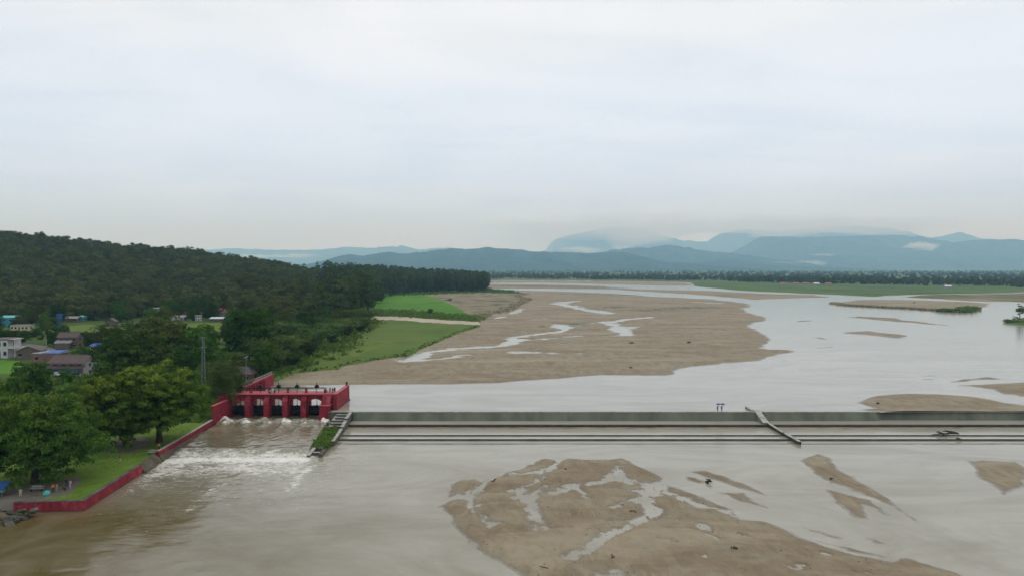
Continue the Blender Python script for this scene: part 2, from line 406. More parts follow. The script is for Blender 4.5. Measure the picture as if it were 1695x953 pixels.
def watermat(name, base, streak, rough, bs, scales, foam=False):
    m, nt, out = new_mat(name)
    v = coords(nt, False, (1, 1, 1))
    c = mixc(nt, ramp(nt, noise(nt, coords(nt, False, (0.45, 1, 1)), 0.045, 6, 0.62, 2.2), [(0.36, 0.0), (0.60, 1.0)]), base, streak)
    h = None
    for (sx, sy, sc, amp) in scales:
        k = math_(nt, 'MULTIPLY', noise(nt, coords(nt, False, (sx, sy, 1)), sc, 4, 0.6, 0.6), amp)
        h = k if h is None else math_(nt, 'ADD', h, k)
    nrm = bump(nt, h, bs, 0.25)
    b = principled(nt, out, c, rough, nrm, ior=1.333)
    if foam:
        pl = node(nt, 'ShaderNodeAttribute', attribute_name='plume')
        c = mixc(nt, math_(nt, 'MULTIPLY', pl.outputs['Fac'], ramp(nt, noise(nt, coords(nt, False, (1, 1, 1)), 0.10, 5, 0.6, 1.0), [(0.25, 0.55), (0.6, 1.0)])), c, (0.108, 0.080, 0.030))
        at = node(nt, 'ShaderNodeAttribute', attribute_name='foam')
        n1 = noise(nt, coords(nt, False, (0.7, 1.5, 1)), 0.9, 6, 0.75, 0.8)
        n0 = noise(nt, coords(nt, False, (0.6, 1.2, 1)), 3.2, 5, 0.8, 0.6)
        f = math_(nt, 'ADD', at.outputs['Fac'], math_(nt, 'ADD', math_(nt, 'MULTIPLY', math_(nt, 'SUBTRACT', n1, 0.5), 2.6), math_(nt, 'MULTIPLY', math_(nt, 'SUBTRACT', n0, 0.5), 1.4)))
        f = ramp(nt, math_(nt, 'SUBTRACT', f, 0.42), [(0.0, 0.0), (0.16, 0.28), (0.55, 1.0)])
        mc = mixc(nt, f, c, (0.70, 0.675, 0.61))
        nt.links.new(mc, b.inputs['Base Color'])
        nt.links.new(ramp(nt, f, [(0.0, rough), (1.0, 0.6)]), b.inputs['Roughness'])
        n2 = noise(nt, v, 3.0, 4, 0.7)
    return m
M['water_up'] = watermat('muddy_water_upper', (0.255, 0.238, 0.184), (0.335, 0.315, 0.262), 0.12, 0.2, [(0.25, 1.0, 0.22, 1.0), (0.6, 1.6, 0.8, 0.4)])
M['water_down'] = watermat('muddy_water_lower', (0.225, 0.202, 0.142), (0.315, 0.292, 0.232), 0.10, 0.24, [(0.35, 1.0, 0.30, 1.0), (0.7, 1.7, 1.1, 0.35)], foam=True)
M['water_pool'] = watermat('muddy_water_pool', (0.29, 0.275, 0.22), (0.33, 0.315, 0.26), 0.12, 0.06, [(0.4, 1.0, 0.5, 1.0)])

def plainmat(name, col, rough=0.7, var=0.25, scale=1.5):
    return surf(name, [(0.3, tuple(c * (1 - var) for c in col)), (0.7, tuple(min(1, c * (1 + var)) for c in col))], scale, rough, local=True, bmp=0.1)
for k, c in dict(white=(0.46, 0.46, 0.44), cream=(0.50, 0.44, 0.26), teal=(0.05, 0.30, 0.36), brick=(0.20, 0.10, 0.075), yellow=(0.34, 0.34, 0.12), planks=(0.13, 0.10, 0.08),
                 bluewall=(0.025, 0.085, 0.22), concgrey=(0.32, 0.31, 0.30), darkpane=(0.012, 0.014, 0.017), pinkred=(0.35, 0.07, 0.06)).items():
    M[k] = plainmat(k, c)
for k, c in dict(roof_brown=(0.088, 0.058, 0.052), roof_grey=(0.22, 0.215, 0.21), roof_blue=(0.035, 0.11, 0.36), roof_red=(0.28, 0.075, 0.045), roof_white=(0.52, 0.53, 0.54),
                 roof_teal=(0.10, 0.36, 0.33), roof_dark=(0.075, 0.062, 0.060)).items():
    M[k] = plainmat(k, c, 0.6, 0.22)
L = {}
L['dark'] = leafmat('leaves_dark', (0.024, 0.056, 0.011), (0.066, 0.118, 0.022))
L['mango'] = leafmat('leaves_broad', (0.042, 0.090, 0.013), (0.108, 0.180, 0.028), tip=(0.19, 0.24, 0.045), scale=0.5)
L['yellow'] = leafmat('leaves_yellow_tipped', (0.046, 0.095, 0.012), (0.112, 0.185, 0.026), tip=(0.25, 0.32, 0.045), scale=0.5)
L['olive'] = leafmat('leaves_olive', (0.050, 0.062, 0.014), (0.115, 0.125, 0.030))
L['bright'] = leafmat('leaves_bright', (0.045, 0.100, 0.014), (0.105, 0.190, 0.030))
L['bamboo'] = leafmat('leaves_bamboo', (0.045, 0.080, 0.020), (0.110, 0.155, 0.042))
L['forest'] = leafmat('leaves_forest', (0.042, 0.060, 0.017), (0.104, 0.114, 0.034), scale=0.08, transl=0.10)
L['tall'] = leafmat('leaves_tall_forest', (0.040, 0.066, 0.022), (0.086, 0.110, 0.036), scale=0.10, transl=0.12)
L['palm'] = leafmat('leaves_palm', (0.040, 0.065, 0.018), (0.085, 0.115, 0.030))
L['grass'] = leafmat('leaves_grass', (0.075, 0.125, 0.022), (0.135, 0.200, 0.042), scale=0.3, transl=0.4)
L['reed'] = leafmat('leaves_dry_reed', (0.20, 0.18, 0.10), (0.40, 0.36, 0.25), scale=0.3, transl=0.4)

# ------------------------------------------------------------------ the river: beds, sandbars, water
def fan(u0, u1, nu, Ys):
    u = np.linspace(u0, u1, nu)
    Y = np.repeat(np.asarray(Ys)[:, None], nu, 1)
    return u[None, :] * Y, Y
def grid_faces(nr, nc):
    i = (np.arange(nr - 1)[:, None] * nc + np.arange(nc - 1)[None, :]).ravel()
    return np.stack([i, i + 1, i + nc + 1, i + nc], 1)
def compact(V, Fc, attrs=()):
    used = np.unique(Fc); m = np.full(len(V), -1, np.int64); m[used] = np.arange(len(used))
    return V[used], m[Fc], [a[used] for a in attrs]
def fattr(me, name, arr):
    a = me.attributes.new(name, 'FLOAT', 'POINT'); a.data.foreach_set('value', np.asarray(arr, np.float32).ravel())
def PL(pts, z): return [G(px, py, z) for px, py in pts]

UP_BARS = [
 [(430, 642), (455, 636), (520, 638), (568, 637), (640, 636.5), (706, 636), (800, 634), (836, 633), (881, 629), (940, 625), (997, 620.5), (1060, 621), (1103, 621), (1117, 619), (1124, 610), (1145, 606),
  (1195, 601), (1254, 597), (1292, 586.5), (1328, 581.5), (1313, 577.7), (1276, 577.5), (1283, 570), (1292, 566), (1266, 554), (1248, 547), (1241, 542), (1251, 536), (1264, 530.5), (1258, 521.6), (1233, 515.7),
  (1230, 510), (1252, 504), (1218, 498.5), (1183, 495), (1106, 491.5), (1047, 488), (988, 484.5), (900, 481.5), (850, 480), (800, 480), (640, 560), (560, 600), (470, 615)],
 [(800, 477.5), (900, 478), (1003, 479), (1077, 483.5), (1145, 487), (1254, 496), (1313, 494), (1375, 492), (1354, 488), (1283, 486.5), (1165, 481), (1053, 476), (1000, 473.5), (900, 470.8), (790, 470)],
 [(790, 468.6), (900, 468.2), (1050, 471.6), (1100, 473), (1140, 473.3), (1145, 468), (1000, 465.3), (790, 464)],
 [(1378, 501), (1414, 495.8), (1455, 495.6), (1535, 497), (1600, 499.5), (1640, 502), (1614, 513), (1589, 517), (1550, 514.5), (1508, 511.5), (1449, 508.6), (1401, 506)],
 [(1406, 525), (1425, 523), (1480, 526), (1546, 535), (1566, 539), (1502, 532.8), (1457, 530)],
 [(1393, 551), (1418, 548), (1441, 547), (1508, 555.6), (1495, 560.6), (1463, 557.3), (1420, 552.5)],
 [(1336, 557), (1360, 558), (1380, 562), (1352, 561)], [(1352, 575), (1378, 572.5), (1380, 574.5), (1356, 577)],
 [(1322, 531), (1345, 529.5), (1346, 531.5), (1325, 532.5)],
 [(1516, 622), (1540, 620), (1561, 620.8), (1535, 623)], [(1518, 627), (1544, 626), (1546, 628), (1525, 628.5)],
 [(1552, 634), (1584, 628), (1627, 623.2), (1654, 627), (1618, 629), (1580, 633)],
 [(1576, 640), (1588, 636.5), (1643, 634), (1695, 631), (1900, 628), (1900, 668), (1695, 656.5), (1661, 651), (1640, 644), (1609, 639)],
 [(1411, 666), (1443, 653), (1504, 650.5), (1560, 651.5), (1597, 654), (1635, 660), (1695, 669.6), (1800, 676), (1800, 684), (1500, 684), (1440, 680), (1405, 678), (1440, 675.5)],
]
UP_CHAN = [
 ([(672, 598), (695, 588), (718, 581.6), (751, 577.5), (789, 575), (836, 571.5), (853, 566), (851, 559), (883, 553.5), (918, 550), (935, 544.5), (920, 537)], 4.2, 1.0),
 ([(1000, 556), (1038, 554.6), (1061, 553.5)], 2.2, 0.9), ([(1036, 553), (1028, 546), (1018, 539), (1004, 533), (1033, 529), (1077, 524.6)], 5.0, 0.9),
 ([(1003, 518), (985, 515), (962, 511), (940, 506), (918, 503), (938, 500), (962, 497)], 5.0, 0.75),
 ([(846, 519), (858, 514), (865, 510)], 5.0, 0.8), ([(818, 527), (832, 524)], 4.0, 0.9), ([(1150, 500), (1190, 502)], 7.0, 0.8),
 ([(905, 527), (880, 529)], 3.0, 0.7), ([(726, 594), (750, 590), (776, 587)], 2.2, 0.8), ([(690, 617), (704, 615)], 0.9, 0.9),
 ([(1040, 476.2), (1090, 478.6)], 60, 0.6), ([(860, 583), (905, 584), (954, 586)], 5.0, 0.62), ([(868, 593), (915, 590)], 3.5, 0.58), ([(930, 541), (1000, 533)], 9, 0.52), ([(925, 500), (1010, 521)], 14, 0.5), ([(700, 597), (770, 589)], 3.5, 0.5), ([(1010, 548), (1060, 540)], 7, 0.55), ([(880, 562), (960, 556)], 6, 0.5), ([(640, 612), (760, 606)], 2.0, 0.45), ([(1270, 575), (1300, 560)], 6, 0.5),
]
GREEN = [([(965, 512), (1010, 509)], 12), ([(1055, 513.5), (1165, 509.5)], 16), ([(935, 487), (1080, 489)], 14), ([(855, 473.5), (990, 476)], 60), ([(1120, 488), (1200, 489.5)], 20), ([(900, 541), (970, 536)], 7),
         ([(1380, 504), (1470, 509.5)], 5), ([(1500, 511), (1600, 516)], 7)]

YS = np.concatenate([np.linspace(184.4, 200, 30, endpoint=False), np.geomspace(200, 2700, 470)])
X, Y = fan(-0.40, 0.95, 720, YS)
h = np.full(X.shape, -1e9)
Ls = 0.016 * Y
for poly in UP_BARS:
    P_ = PL(poly, ZU)
    h = np.maximum(h, polysd(X + 0.012 * Y * fbm(X / (0.05 * Y) + 5, np.log(Y) * 20, 3), Y, P_))
hgt = 0.55 * np.tanh(h / Ls)
far_k = 1 - 0.6 * sstep(600, 1800, Y)
n_f = fbm(X / 6, Y / 10, 6, 0.66); n_l = fbm(X / 55 + 40, Y / 70 + 7, 3)
hgt += (0.22 * n_f + 0.17 * n_l) * far_k * sstep(-1.2, 0.6, h / Ls)
for pts, wdt, dep in UP_CHAN:
    d = lined(X + 3.5 * fbm(X / 9, Y / 9 + 3, 4), Y + 5 * fbm(X / 11 + 9, Y / 11, 4), PL(pts, ZU))
    hgt -= 1.1 * dep * np.exp(-(d / (wdt * 1.15)) ** 2) * (0.75 + 0.6 * fbm(X / 5, Y / 5 + 20, 3))
green = np.zeros(X.shape)
for pts, wdt in GREEN:
    green = np.maximum(green, np.exp(-(lined(X, Y, PL(pts, ZU)) / (wdt * 1.3)) ** 2))
Fq = grid_faces(*X.shape)
V = np.stack([X.ravel(), Y.ravel(), (ZU + hgt).ravel()], 1)
keep = (hgt.ravel()[Fq] > -0.12).any(1)
V, Fq, (r_, g_) = compact(V, Fq[keep], [hgt.ravel(), green.ravel()])
me = np_mesh('sandbars_upper', V, Fq, M['sand'], True); fattr(me, 'rise', r_); fattr(me, 'green', g_)
tag(obj('sandbar_ground', me), 'broad brown sandbars with shallow pools upstream of the weir', None, None, 'structure')

DN_BARS = [
 [(725, 838.5), (735, 822), (749, 799), (764, 795), (800, 790), (827, 781), (860, 772), (882, 766.6), (896, 759.5), (936, 758.5), (988, 760.7), (1028, 757), (1059, 771), (1097, 791), (1090, 799), (1130, 810),
  (1165, 822), (1203, 835), (1232, 848), (1240, 858), (1283, 866), (1314, 881), (1330, 891), (1354, 900), (1405, 914), (1473, 928), (1506, 923), (1534, 931), (1593, 953), (1650, 978), (1700, 1020), (1500, 1060), (1000, 1060), (900, 983), (863, 952), (830, 933), (801, 916),
  (771, 890), (752, 872), (747, 853)],
 [(1141, 779.5), (1165, 777.5), (1212, 792), (1272, 819.5), (1240, 812), (1212, 804), (1170, 789.5)], [(1132, 787), (1150, 790), (1172, 797), (1160, 800), (1140, 793)],
 [(1186, 814), (1233, 816), (1245, 827), (1273, 842), (1240, 833), (1207, 822)],
 [(1326, 760.5), (1354, 751.5), (1372, 757), (1384, 774), (1440, 806), (1487, 837), (1537, 873.5), (1510, 859.5), (1464, 831.5), (1426, 816), (1389, 801.5), (1365, 793.5), (1347, 781)],
 [(1368, 810), (1417, 820.5), (1443, 828), (1486, 857), (1463, 852), (1437, 838), (1429, 836), (1441, 860), (1410, 854), (1382, 831)],
 [(1593, 761), (1640, 762), (1684, 764), (1704, 777), (1697, 803), (1659, 817), (1646, 804), (1616, 787), (1613, 772)],
 [(1318, 868), (1352, 877), (1408, 893), (1380, 890), (1340, 878)], [(1428, 888), (1455, 893), (1478, 901), (1448, 898)], [(1340, 893), (1420, 908), (1480, 926), (1420, 916)],
]
DN_CHAN = [
 ([(742, 826), (771, 820), (794, 808), (803, 795), (832, 780), (860, 773)], 1.1, 0.30), ([(771, 821), (783, 842), (790, 850), (808, 868)], 0.8, 0.26), ([(790, 838), (815, 832)], 0.5, 0.22),
 ([(929, 760), (912, 775), (884, 781), (850, 786)], 0.9, 0.32), ([(912, 778), (895, 790), (880, 800), (862, 806), (845, 812)], 1.0, 0.25), ([(862, 812), (877, 831), (886, 848), (894, 872)], 1.15, 0.33), ([(850, 822), (877, 826), (905, 803)], 0.6, 0.25),
 ([(1023, 772), (1019, 788), (995, 797), (971, 801), (940, 806), (918, 815)], 1.3, 0.33), ([(945, 800), (965, 818), (972, 824)], 0.7, 0.25), ([(1018, 790), (1050, 797), (1082, 806)], 1.4, 0.36), ([(1035, 812), (1065, 815)], 1.0, 0.3),
 ([(1078, 809), (1068, 828), (1080, 845), (1088, 851), (1045, 868), (1008, 885), (985, 897), (950, 919)], 1.25, 0.36), ([(1068, 828), (1040, 830), (1012, 840)], 0.7, 0.25),
 ([(1092, 806), (1106, 817), (1146, 831), (1189, 845), (1232, 854)], 0.9, 0.34), ([(1150, 806), (1190, 826), (1235, 846), (1280, 862)], 1.0, 0.30),
 ([(1162, 868), (1170, 884), (1188, 891)], 0.75, 0.34), ([(1100, 861), (1125, 862)], 0.5, 0.25), ([(990, 952), (1040, 950)], 1.2, 0.28), ([(1098, 894), (1120, 898)], 0.3, 0.3),
 ([(1220, 884), (1250, 889)], 0.25, 0.32), ([(1163, 918), (1170, 923)], 0.3, 0.32), ([(1310, 938), (1330, 937)], 0.3, 0.3), ([(1360, 916), (1376, 919)], 0.25, 0.3), ([(1415, 945), (1440, 948)], 0.35, 0.28), ([(980, 878), (1030, 852)], 0.7, 0.16), ([(810, 873), (820, 866)], 0.8, 0.2),
]
YS = np.linspace(70, 160.5, 420)
X, Y = fan(-0.14, 0.86, 800, YS)
h = np.full(X.shape, -1e9)
wx = X + 0.5 * fbm(X / 2.2, Y / 2.2, 4); wy = Y + 0.9 * fbm(X / 3.0 + 31, Y / 3.0, 4)
for poly in DN_BARS:
    h = np.maximum(h, polysd(wx, wy, PL(poly, 0)))
hgt = 0.26 * np.tanh(h / 2.0)
n_f = fbm((X + 0.6 * Y) / 1.1, (Y - 0.6 * X) / 3.4, 6, 0.68); n_l = fbm(X / 9 + 40, Y / 9 + 7, 3)
hgt += (0.085 * n_f + 0.07 * n_l) * sstep(-1.4, 0.3, h)
for pts, wdt, dep in DN_CHAN:
    d = lined(X + 0.9 * fbm(X / 2.1, Y / 2.1 + 3, 3), Y + 1.3 * fbm(X / 2.4 + 9, Y / 2.4, 3), PL(pts, 0))
    hgt -= 1.1 * dep * np.exp(-(d / (wdt * 1.3)) ** 2) * (0.85 + 0.9 * fbm(X / 1.1, Y / 1.6 + 20, 4, 0.65))
Fq = grid_faces(*X.shape)
V = np.stack([X.ravel(), Y.ravel(), hgt.ravel()], 1)
keep = (hgt.ravel()[Fq] > -0.06).any(1)
V, Fq, (r_,) = compact(V, Fq[keep], [hgt.ravel() * 1.6])
me = np_mesh('sandbars_lower', V, Fq, M['sand'], True); fattr(me, 'rise', r_); fattr(me, 'green', r_ * 0)
tag(obj('sandbar_ground', me), 'brown sandbars with braided pools below the weir', None, None, 'structure')

# upper river water: one wide sheet
wv, wf = [], []
for x0, x1, y0, y1 in ((-900, -300, 200, 2800), (-300, -46.9, 191.05, 2800), (-46.9, 400, 184.0, 2800), (400, 3500, 184.0, 2800)):
    k = len(wv); wv += [(x0, y0, ZU), (x1, y0, ZU), (x1, y1, ZU), (x0, y1, ZU)]; wf.append((k, k + 1, k + 2, k + 3))
tag(obj('river_water', np_mesh('river_upper', wv, wf, M['water_up'])), 'wide muddy river upstream of the weir', None, None, 'structure')

# lower river water with the rapids below the sluice
XL = lambda Y_: np.interp(Y_, [60, 117, 140, 180, 195], [-70.6, -70.6, -72.4, -75.6, -75.8])      # red wall line
XR = lambda Y_: np.interp(Y_, [149, 185, 192], [-43.3, -46.6, -50])                                # divide wall line
xs = np.concatenate([np.linspace(-260, -82, 12), np.linspace(-80, -34, 170), np.linspace(-33, 0, 45), np.linspace(2, 60, 24), np.linspace(70, 420, 22)])
ys = np.concatenate([np.linspace(-60, 84, 16), np.linspace(86, 193, 330)])
X, Y = np.meshgrid(xs, ys)
inb = sstep(-0.3, 0.6, X - XL(Y) - 0.0) * sstep(-0.2, 0.5, XR(Y) - X)
drop = sstep(151.5, 155.2, Y)
lev = 0.85 * drop * inb
t_w = np.clip((Y - 173) / 15, 0, 1)
jump = np.exp(-((Y - 181.5 - 1.8 * np.sin(X * 1.256 + 1.1)) / 3.2) ** 2)
crest = jump * np.clip(0.5 + 0.2 * np.cos((X + 67.7) * 1.256) + 1.1 * fbm(X / 2.0, Y / 1.6 + 3, 4), 0, 1.3)
z = lev + inb * drop * (0.95 * crest + 0.40 * jump * fbm(X / 1.3, Y / 1.3, 4) + 0.10 * fbm(X / 1.0, Y / 1.6, 4) - 0.30 * sstep(185, 189, Y))
toe = np.exp(-((Y - 147.9 + 0.7 * fbm(X / 3, Y / 3, 3)) / 1.5) ** 2) * sstep(-0.5, 0.5, X - XL(Y)) * sstep(-0.5, 1.0, -42.0 - X)
roll = np.exp(-((Y - 148.5 + 1.2 * fbm(X / 4, Y / 4, 3)) / 3.6) ** 2) * sstep(-0.5, 0.5, X - XL(Y)) * sstep(-0.5, 1.0, -41.5 - X)
z += roll * (0.28 + 0.40 * fbm(X / 1.0, Y / 0.9, 4)) + 0.55 * np.exp(-(((X + 59.5) / 2.0) ** 2 + ((Y - 151.5) / 2.2) ** 2)) * (1 + 0.8 * fbm(X / 0.5, Y / 0.5, 3)) + 0.45 * np.exp(-(((X + 71) / 1.8) ** 2 + ((Y - 153.0) / 2.0) ** 2))
turb = sstep(95, 140, Y) * sstep(158, 150, Y) * sstep(-20, -40, X) * sstep(0, 2, X - XL(Y))
z += turb * 0.10 * fbm(X / 1.6, Y / 1.0, 4) + 0.03 * sstep(10, -30, X) * fbm(X / 3, Y / 1.5, 3)
foam = inb * drop * (0.55 * crest * sstep(0.2, 0.8, crest) + 0.42 * jump + 0.12 * sstep(178, 189, Y) + 0.30 * sstep(184, 187, Y) * sstep(0.2, 0.8, fbm(X / 2, Y / 2, 2) + 0.4))
foam += 0.34 * inb * drop * sstep(1.6, 0.2, X - XL(Y)) * sstep(165, 176, Y) + 0.36 * inb * drop * sstep(4, 0.5, XR(Y) - X) * sstep(0.1, 0.5, fbm(X / 2, Y / 3 + 4, 3))
foam += sstep(156.5, 153.5, Y) * sstep(149.5, 151.5, Y) * inb * (0.34 + 0.3 * fbm(X / 2, Y / 3, 2))
foam += roll * 0.30 + toe * 0.62
foam += 0.40 * np.exp(-((Y - 142) / 5.0) ** 2) * sstep(-0.2, 0.6, X - XL(Y)) * sstep(-38, -44, X) * (0.75 + 0.9 * fbm(X / 5, Y / 2.5 + 8, 3))
foam += 0.40 * sstep(120, 138, Y) * sstep(150, 146, Y) * sstep(9, 2, X - XL(Y)) * sstep(0, 1, X - XL(Y)) * (0.6 + 0.8 * fbm(X / 3, Y / 5, 3))
edge = lined(X + 0.7 * fbm(X / 1.5, Y / 1.5, 3), Y, PL([(515, 772), (498, 785), (487, 803), (478, 812)], 0)); foam += 0.42 * np.exp(-(edge / 1.0) ** 2)
edge = lined(X + 0.8 * fbm(X / 2, Y / 2, 2), Y, PL([(370, 800), (345, 815), (322, 835), (310, 850)], 0)); foam += 0.30 * np.exp(-(edge / 0.7) ** 2)
foam += 0.25 * turb
me = np_mesh('river_lower', np.stack([X.ravel(), Y.ravel(), z.ravel()], 1), grid_faces(*X.shape), M['water_down'], True)
fattr(me, 'foam', foam)
plume = 0.62 * inb * drop + sstep(2, -62, X + 14 * fbm(X / 12, Y / 12, 4)) * sstep(152, 138, Y) * (0.55 + 0.55 * sstep(130, 106, Y))
fattr(me, 'plume', np.clip(plume, 0, 1))
tag(obj('river_water', me), 'muddy river below the weir with white rapids under the sluice', None, None, 'structure')

# ------------------------------------------------------------------ left bank land
SHORE = [(452, 637), (470, 629), (494, 620.6), (535, 615.6), (565, 614), (572, 609), (600, 603), (626, 599), (678, 590), (723, 572), (765, 553), (801, 541.5), (799, 535.5), (804, 530), (819, 521), (845, 516), (865, 506), (884, 496), (862, 491), (880, 487), (850, 482), (822, 479), (808, 476), (806, 471), (800, 466)]
LAND = [(-600, 115.5), (-80, 116.2), (-71.2, 117.4), (-72.9, 140), (-76.1, 180), (-76.2, 195), (-76.5, 226)] + [p[:2] for p in PL(SHORE, ZU)] + [(XP(795, 2600), 2600), (-3500, 2600), (-3500, 115)]
HPX = [-600, -250, 0, 150, 300, 400, 470, 560, 700, 805, 900]
HC_Y = [850, 900, 950, 1000, 1050, 1080, 1120, 1180, 1250, 1280, 1300]
HC_ROW = [350, 372, 386, 402, 413, 426, 437, 441, 446, 451, 456]
HC_T = [12, 12, 12, 12, 12, 13, 15, 22, 25, 26, 26]
HF_PX = [-600, -200, 0, 100, 200, 300, 370, 400, 500, 590, 612, 640, 700, 805, 900]
HF_Y = [440, 450, 455, 465, 490, 530, 510, 455, 440, 470, 560, 900, 1040, 1090, 1150]
def land_h(X, Y):
    px = CX + F * X / Y
    z = 1.72 + 3.4 * sstep(172, 200, Y)
    sdl = polysd(X, Y, LAND)
    z = np.where(Y > 205, np.minimum(z, ZU + 1.15 + 1.1 * sstep(8, 90, sdl)), z)
    hy = np.interp(px, HPX, HC_Y); hr = np.interp(px, HPX, HC_ROW); ht = np.interp(px, HPX, HC_T)
    zc = CAMZ - (hr - HOR) * hy / F - ht
    yf = np.interp(px, HF_PX, HF_Y) + 30
    t = np.clip((Y - yf) / (hy - yf), 0, 1)
    hill = np.maximum(zc - 5, 0) * (t ** 1.15) - 0.05 * np.maximum(Y - hy - 20, 0)
    hill = np.maximum(hill, 0) * (px < 815)
    z = z + hill + (2.5 * fbm(X / 60, Y / 60, 3)) * sstep(2, 20, hill) + 0.12 * fbm(X / 6, Y / 6, 3) * sstep(118, 130, Y) * (Y < 500)
    return z, sdl
YS = np.concatenate([np.linspace(113, 240, 190, endpoint=False), np.geomspace(240, 2590, 330)])
X, Y = fan(-1.10, 0.045, 620, YS)
zl, sdl = land_h(X, Y)
wall_zone = (Y < 228)
rampw = np.where(wall_zone, 0.45, 1.0 + 0.006 * Y)
low = np.where(Y < 187, -1.0, ZU - 0.8)
bank = sstep(0, 1, (sdl + np.where(wall_zone, 0, 1.2 * fbm(X / 5, Y / 5, 3))) / rampw)
zf = low + (zl - low) * bank
Fq = grid_faces(*X.shape)
V = np.stack([X.ravel(), Y.ravel(), zf.ravel()], 1)
keep = (bank.ravel()[Fq] > 0.15).any(1)
cxy = V[Fq].mean(1)
FX, FY = cxy[:, 0], cxy[:, 1]
fxn = FX + 0.012 * FY * fbm(FX / (0.03 * FY), FY / (0.03 * FY), 2); fyn = FY + 0.02 * FY * fbm(FX / (0.03 * FY) + 7, FY / (0.03 * FY), 2)
ZONES = [('ground', M['ground'], None, None),
 ('lawn', M['lawn'], None, None),
 ('meadow_ground', M['meadow'], [[(425, 652), (452, 637), (470, 629), (494, 620), (535, 616), (568, 616), (578, 610), (626, 602), (682, 593), (728, 574), (770, 555), (808, 543), (800, 535.2), (718, 533.7), (614, 529.7), (585, 545), (540, 570), (480, 596), (440, 620)]], 4.1),
 ('paddy_field', M['paddy'], [[(600, 514), (604, 490), (628, 488), (694, 486), (739, 496.6), (775, 515), (786, 523), (700, 517)]], 4.4),
 ('paddy_field', M['paddy2'], [[(80, 549), (100, 541), (150, 537), (212, 543), (214, 557), (165, 563), (120, 554)]], 5),
 ('paddy_field', M['paddy2'], [[(290, 549), (300, 536), (370, 532), (378, 548), (340, 554)]], 5),
 ('paddy_field', M['paddy'], [[(-60, 596), (0, 593), (50, 596), (56, 606), (30, 616), (-60, 618)]], 5),
 ('scrub_ground', M['scrub'], [[(694, 486), (760, 484), (875, 486), (890, 496), (866, 509), (848, 517), (822, 523), (803, 529.5), (790, 524), (775, 515), (739, 496.6)]], 4.4),
 ('path', M['path'], [[(560, 522.5), (614, 524.3), (700, 527), (806, 531), (800, 535.6), (718, 533.5), (614, 529.5), (560, 528)]], 4.2),
 ('path', M['dirt'], [[(-90, 848), (-90, 806), (0, 806), (60, 800), (128, 788), (136, 796), (110, 818), (60, 826), (20, 831), (8, 848)]], 1.72),
 ('path', M['dirt'], [[(155, 744), (172, 727), (240, 721), (264, 735), (235, 745), (190, 749)]], 1.72),
 ('paddy_field', M['paddy2'], [[(583, 586), (600, 574), (622, 567), (645, 565.5), (640, 571), (612, 582), (592, 590)]], 4.1),
 ('road', M['road'], [[(20, 566), (60, 570), (85, 575), (118, 590), (108, 594), (75, 581), (20, 574)]], 5.1),
 ('road', M['road'], [[(168, 637), (188, 620), (200, 620), (182, 638)]], 4.7),
 ('road', M['road'], [[(70, 676), (100, 668), (140, 660), (180, 640), (186, 642), (146, 665), (100, 673), (72, 681)]], 4.2),
]
zone = np.zeros(len(Fq), int)
zone[FY < 176] = 1
for i, (nm, mt, polys, zz) in enumerate(ZONES):
    if polys:
        for poly in polys:
            soft = nm not in ('road',)
            zone[polysd(fxn if soft else FX, fyn if soft else FY, PL(poly, zz)) > 0] = i
LAB = ['grassy village ground on the bank rising to the forested hill', 'short green lawn behind the red river wall', 'dark green meadow along the sandy river edge', 'bright green rice field by the sandy path', 'light green rice field behind the brown timber house',
       'pale green rice field in front of the far village houses', 'bright green field behind the white two-storey house', 'dry pale scrubland at the river bend', 'pale sandy path between the meadow and the rice field', 'trodden dirt path under the broad tree on the lawn', 'bare dirt patch under the yellow-tipped trees',
       'small yellow-green crop plot at the bamboo side of the meadow', 'grey village road beside the gabled house', 'short pale stretch of road beside the blue roof', 'narrow lane above the lawn']
for i, (nm, mt, polys, zz) in enumerate(ZONES):
    sel = keep & (zone == i)
    if sel.any():
        v_, f_, _ = compact(V, Fq[sel])
        tag(obj(nm, np_mesh(nm, v_, f_, mt, True)), LAB[i], None, None, 'structure')
def zg(x, y):
    z, s = land_h(np.array([[x]], float), np.array([[y]], float))
    return float(z[0, 0])

# ------------------------------------------------------------------ right bank, far plain, mountains
RB = [[(1146, 466), (1150, 473.5), (1224, 480.5), (1300, 484), (1400, 488), (1448, 490.5), (1470, 488.3), (1520, 487), (1573, 486), (1700, 484), (2100, 482), (2100, 462), (1146, 461)],
      [(1502, 491.4), (1555, 494), (1632, 498.5), (1665, 498), (1720, 501), (1850, 512), (2100, 530), (2100, 486), (1700, 486.5), (1577, 488), (1530, 489)],
      [(780, 463.2), (1000, 464.3), (1146, 467), (2100, 470), (2100, 459), (780, 459)],
      [(1665, 533), (1680, 528.5), (1695, 526), (1900, 524), (1900, 548), (1720, 540), (1695, 537.5), (1675, 535.5)]]
YS = np.geomspace(420, 3800, 330)
X, Y = fan(-0.06, 1.0, 420, YS)
h = np.full(X.shape, -1e9)
for poly in RB:
    h = np.maximum(h, polysd(X + 0.006 * Y * fbm(X / (0.05 * Y), np.log(Y) * 25, 3), Y, PL(poly, ZU)))
zf = ZU - 0.6 + 2.0 * sstep(-1, 1, h / (0.008 * Y)) + 0.25 * fbm(X / 30, Y / 30, 3)
Fq = grid_faces(*X.shape); V = np.stack([X.ravel(), Y.ravel(), zf.ravel()], 1)
keep = (zf.ravel()[Fq] > ZU - 0.3).any(1)
c = V[Fq].mean(1)
band2 = (polysd(c[:, 0], c[:, 1], PL([(1480, 493), (1560, 489.3), (1650, 487.2), (1720, 480), (2100, 478), (2100, 540), (1480, 510)], ZU)) > 0) & (c[:, 1] > 620)
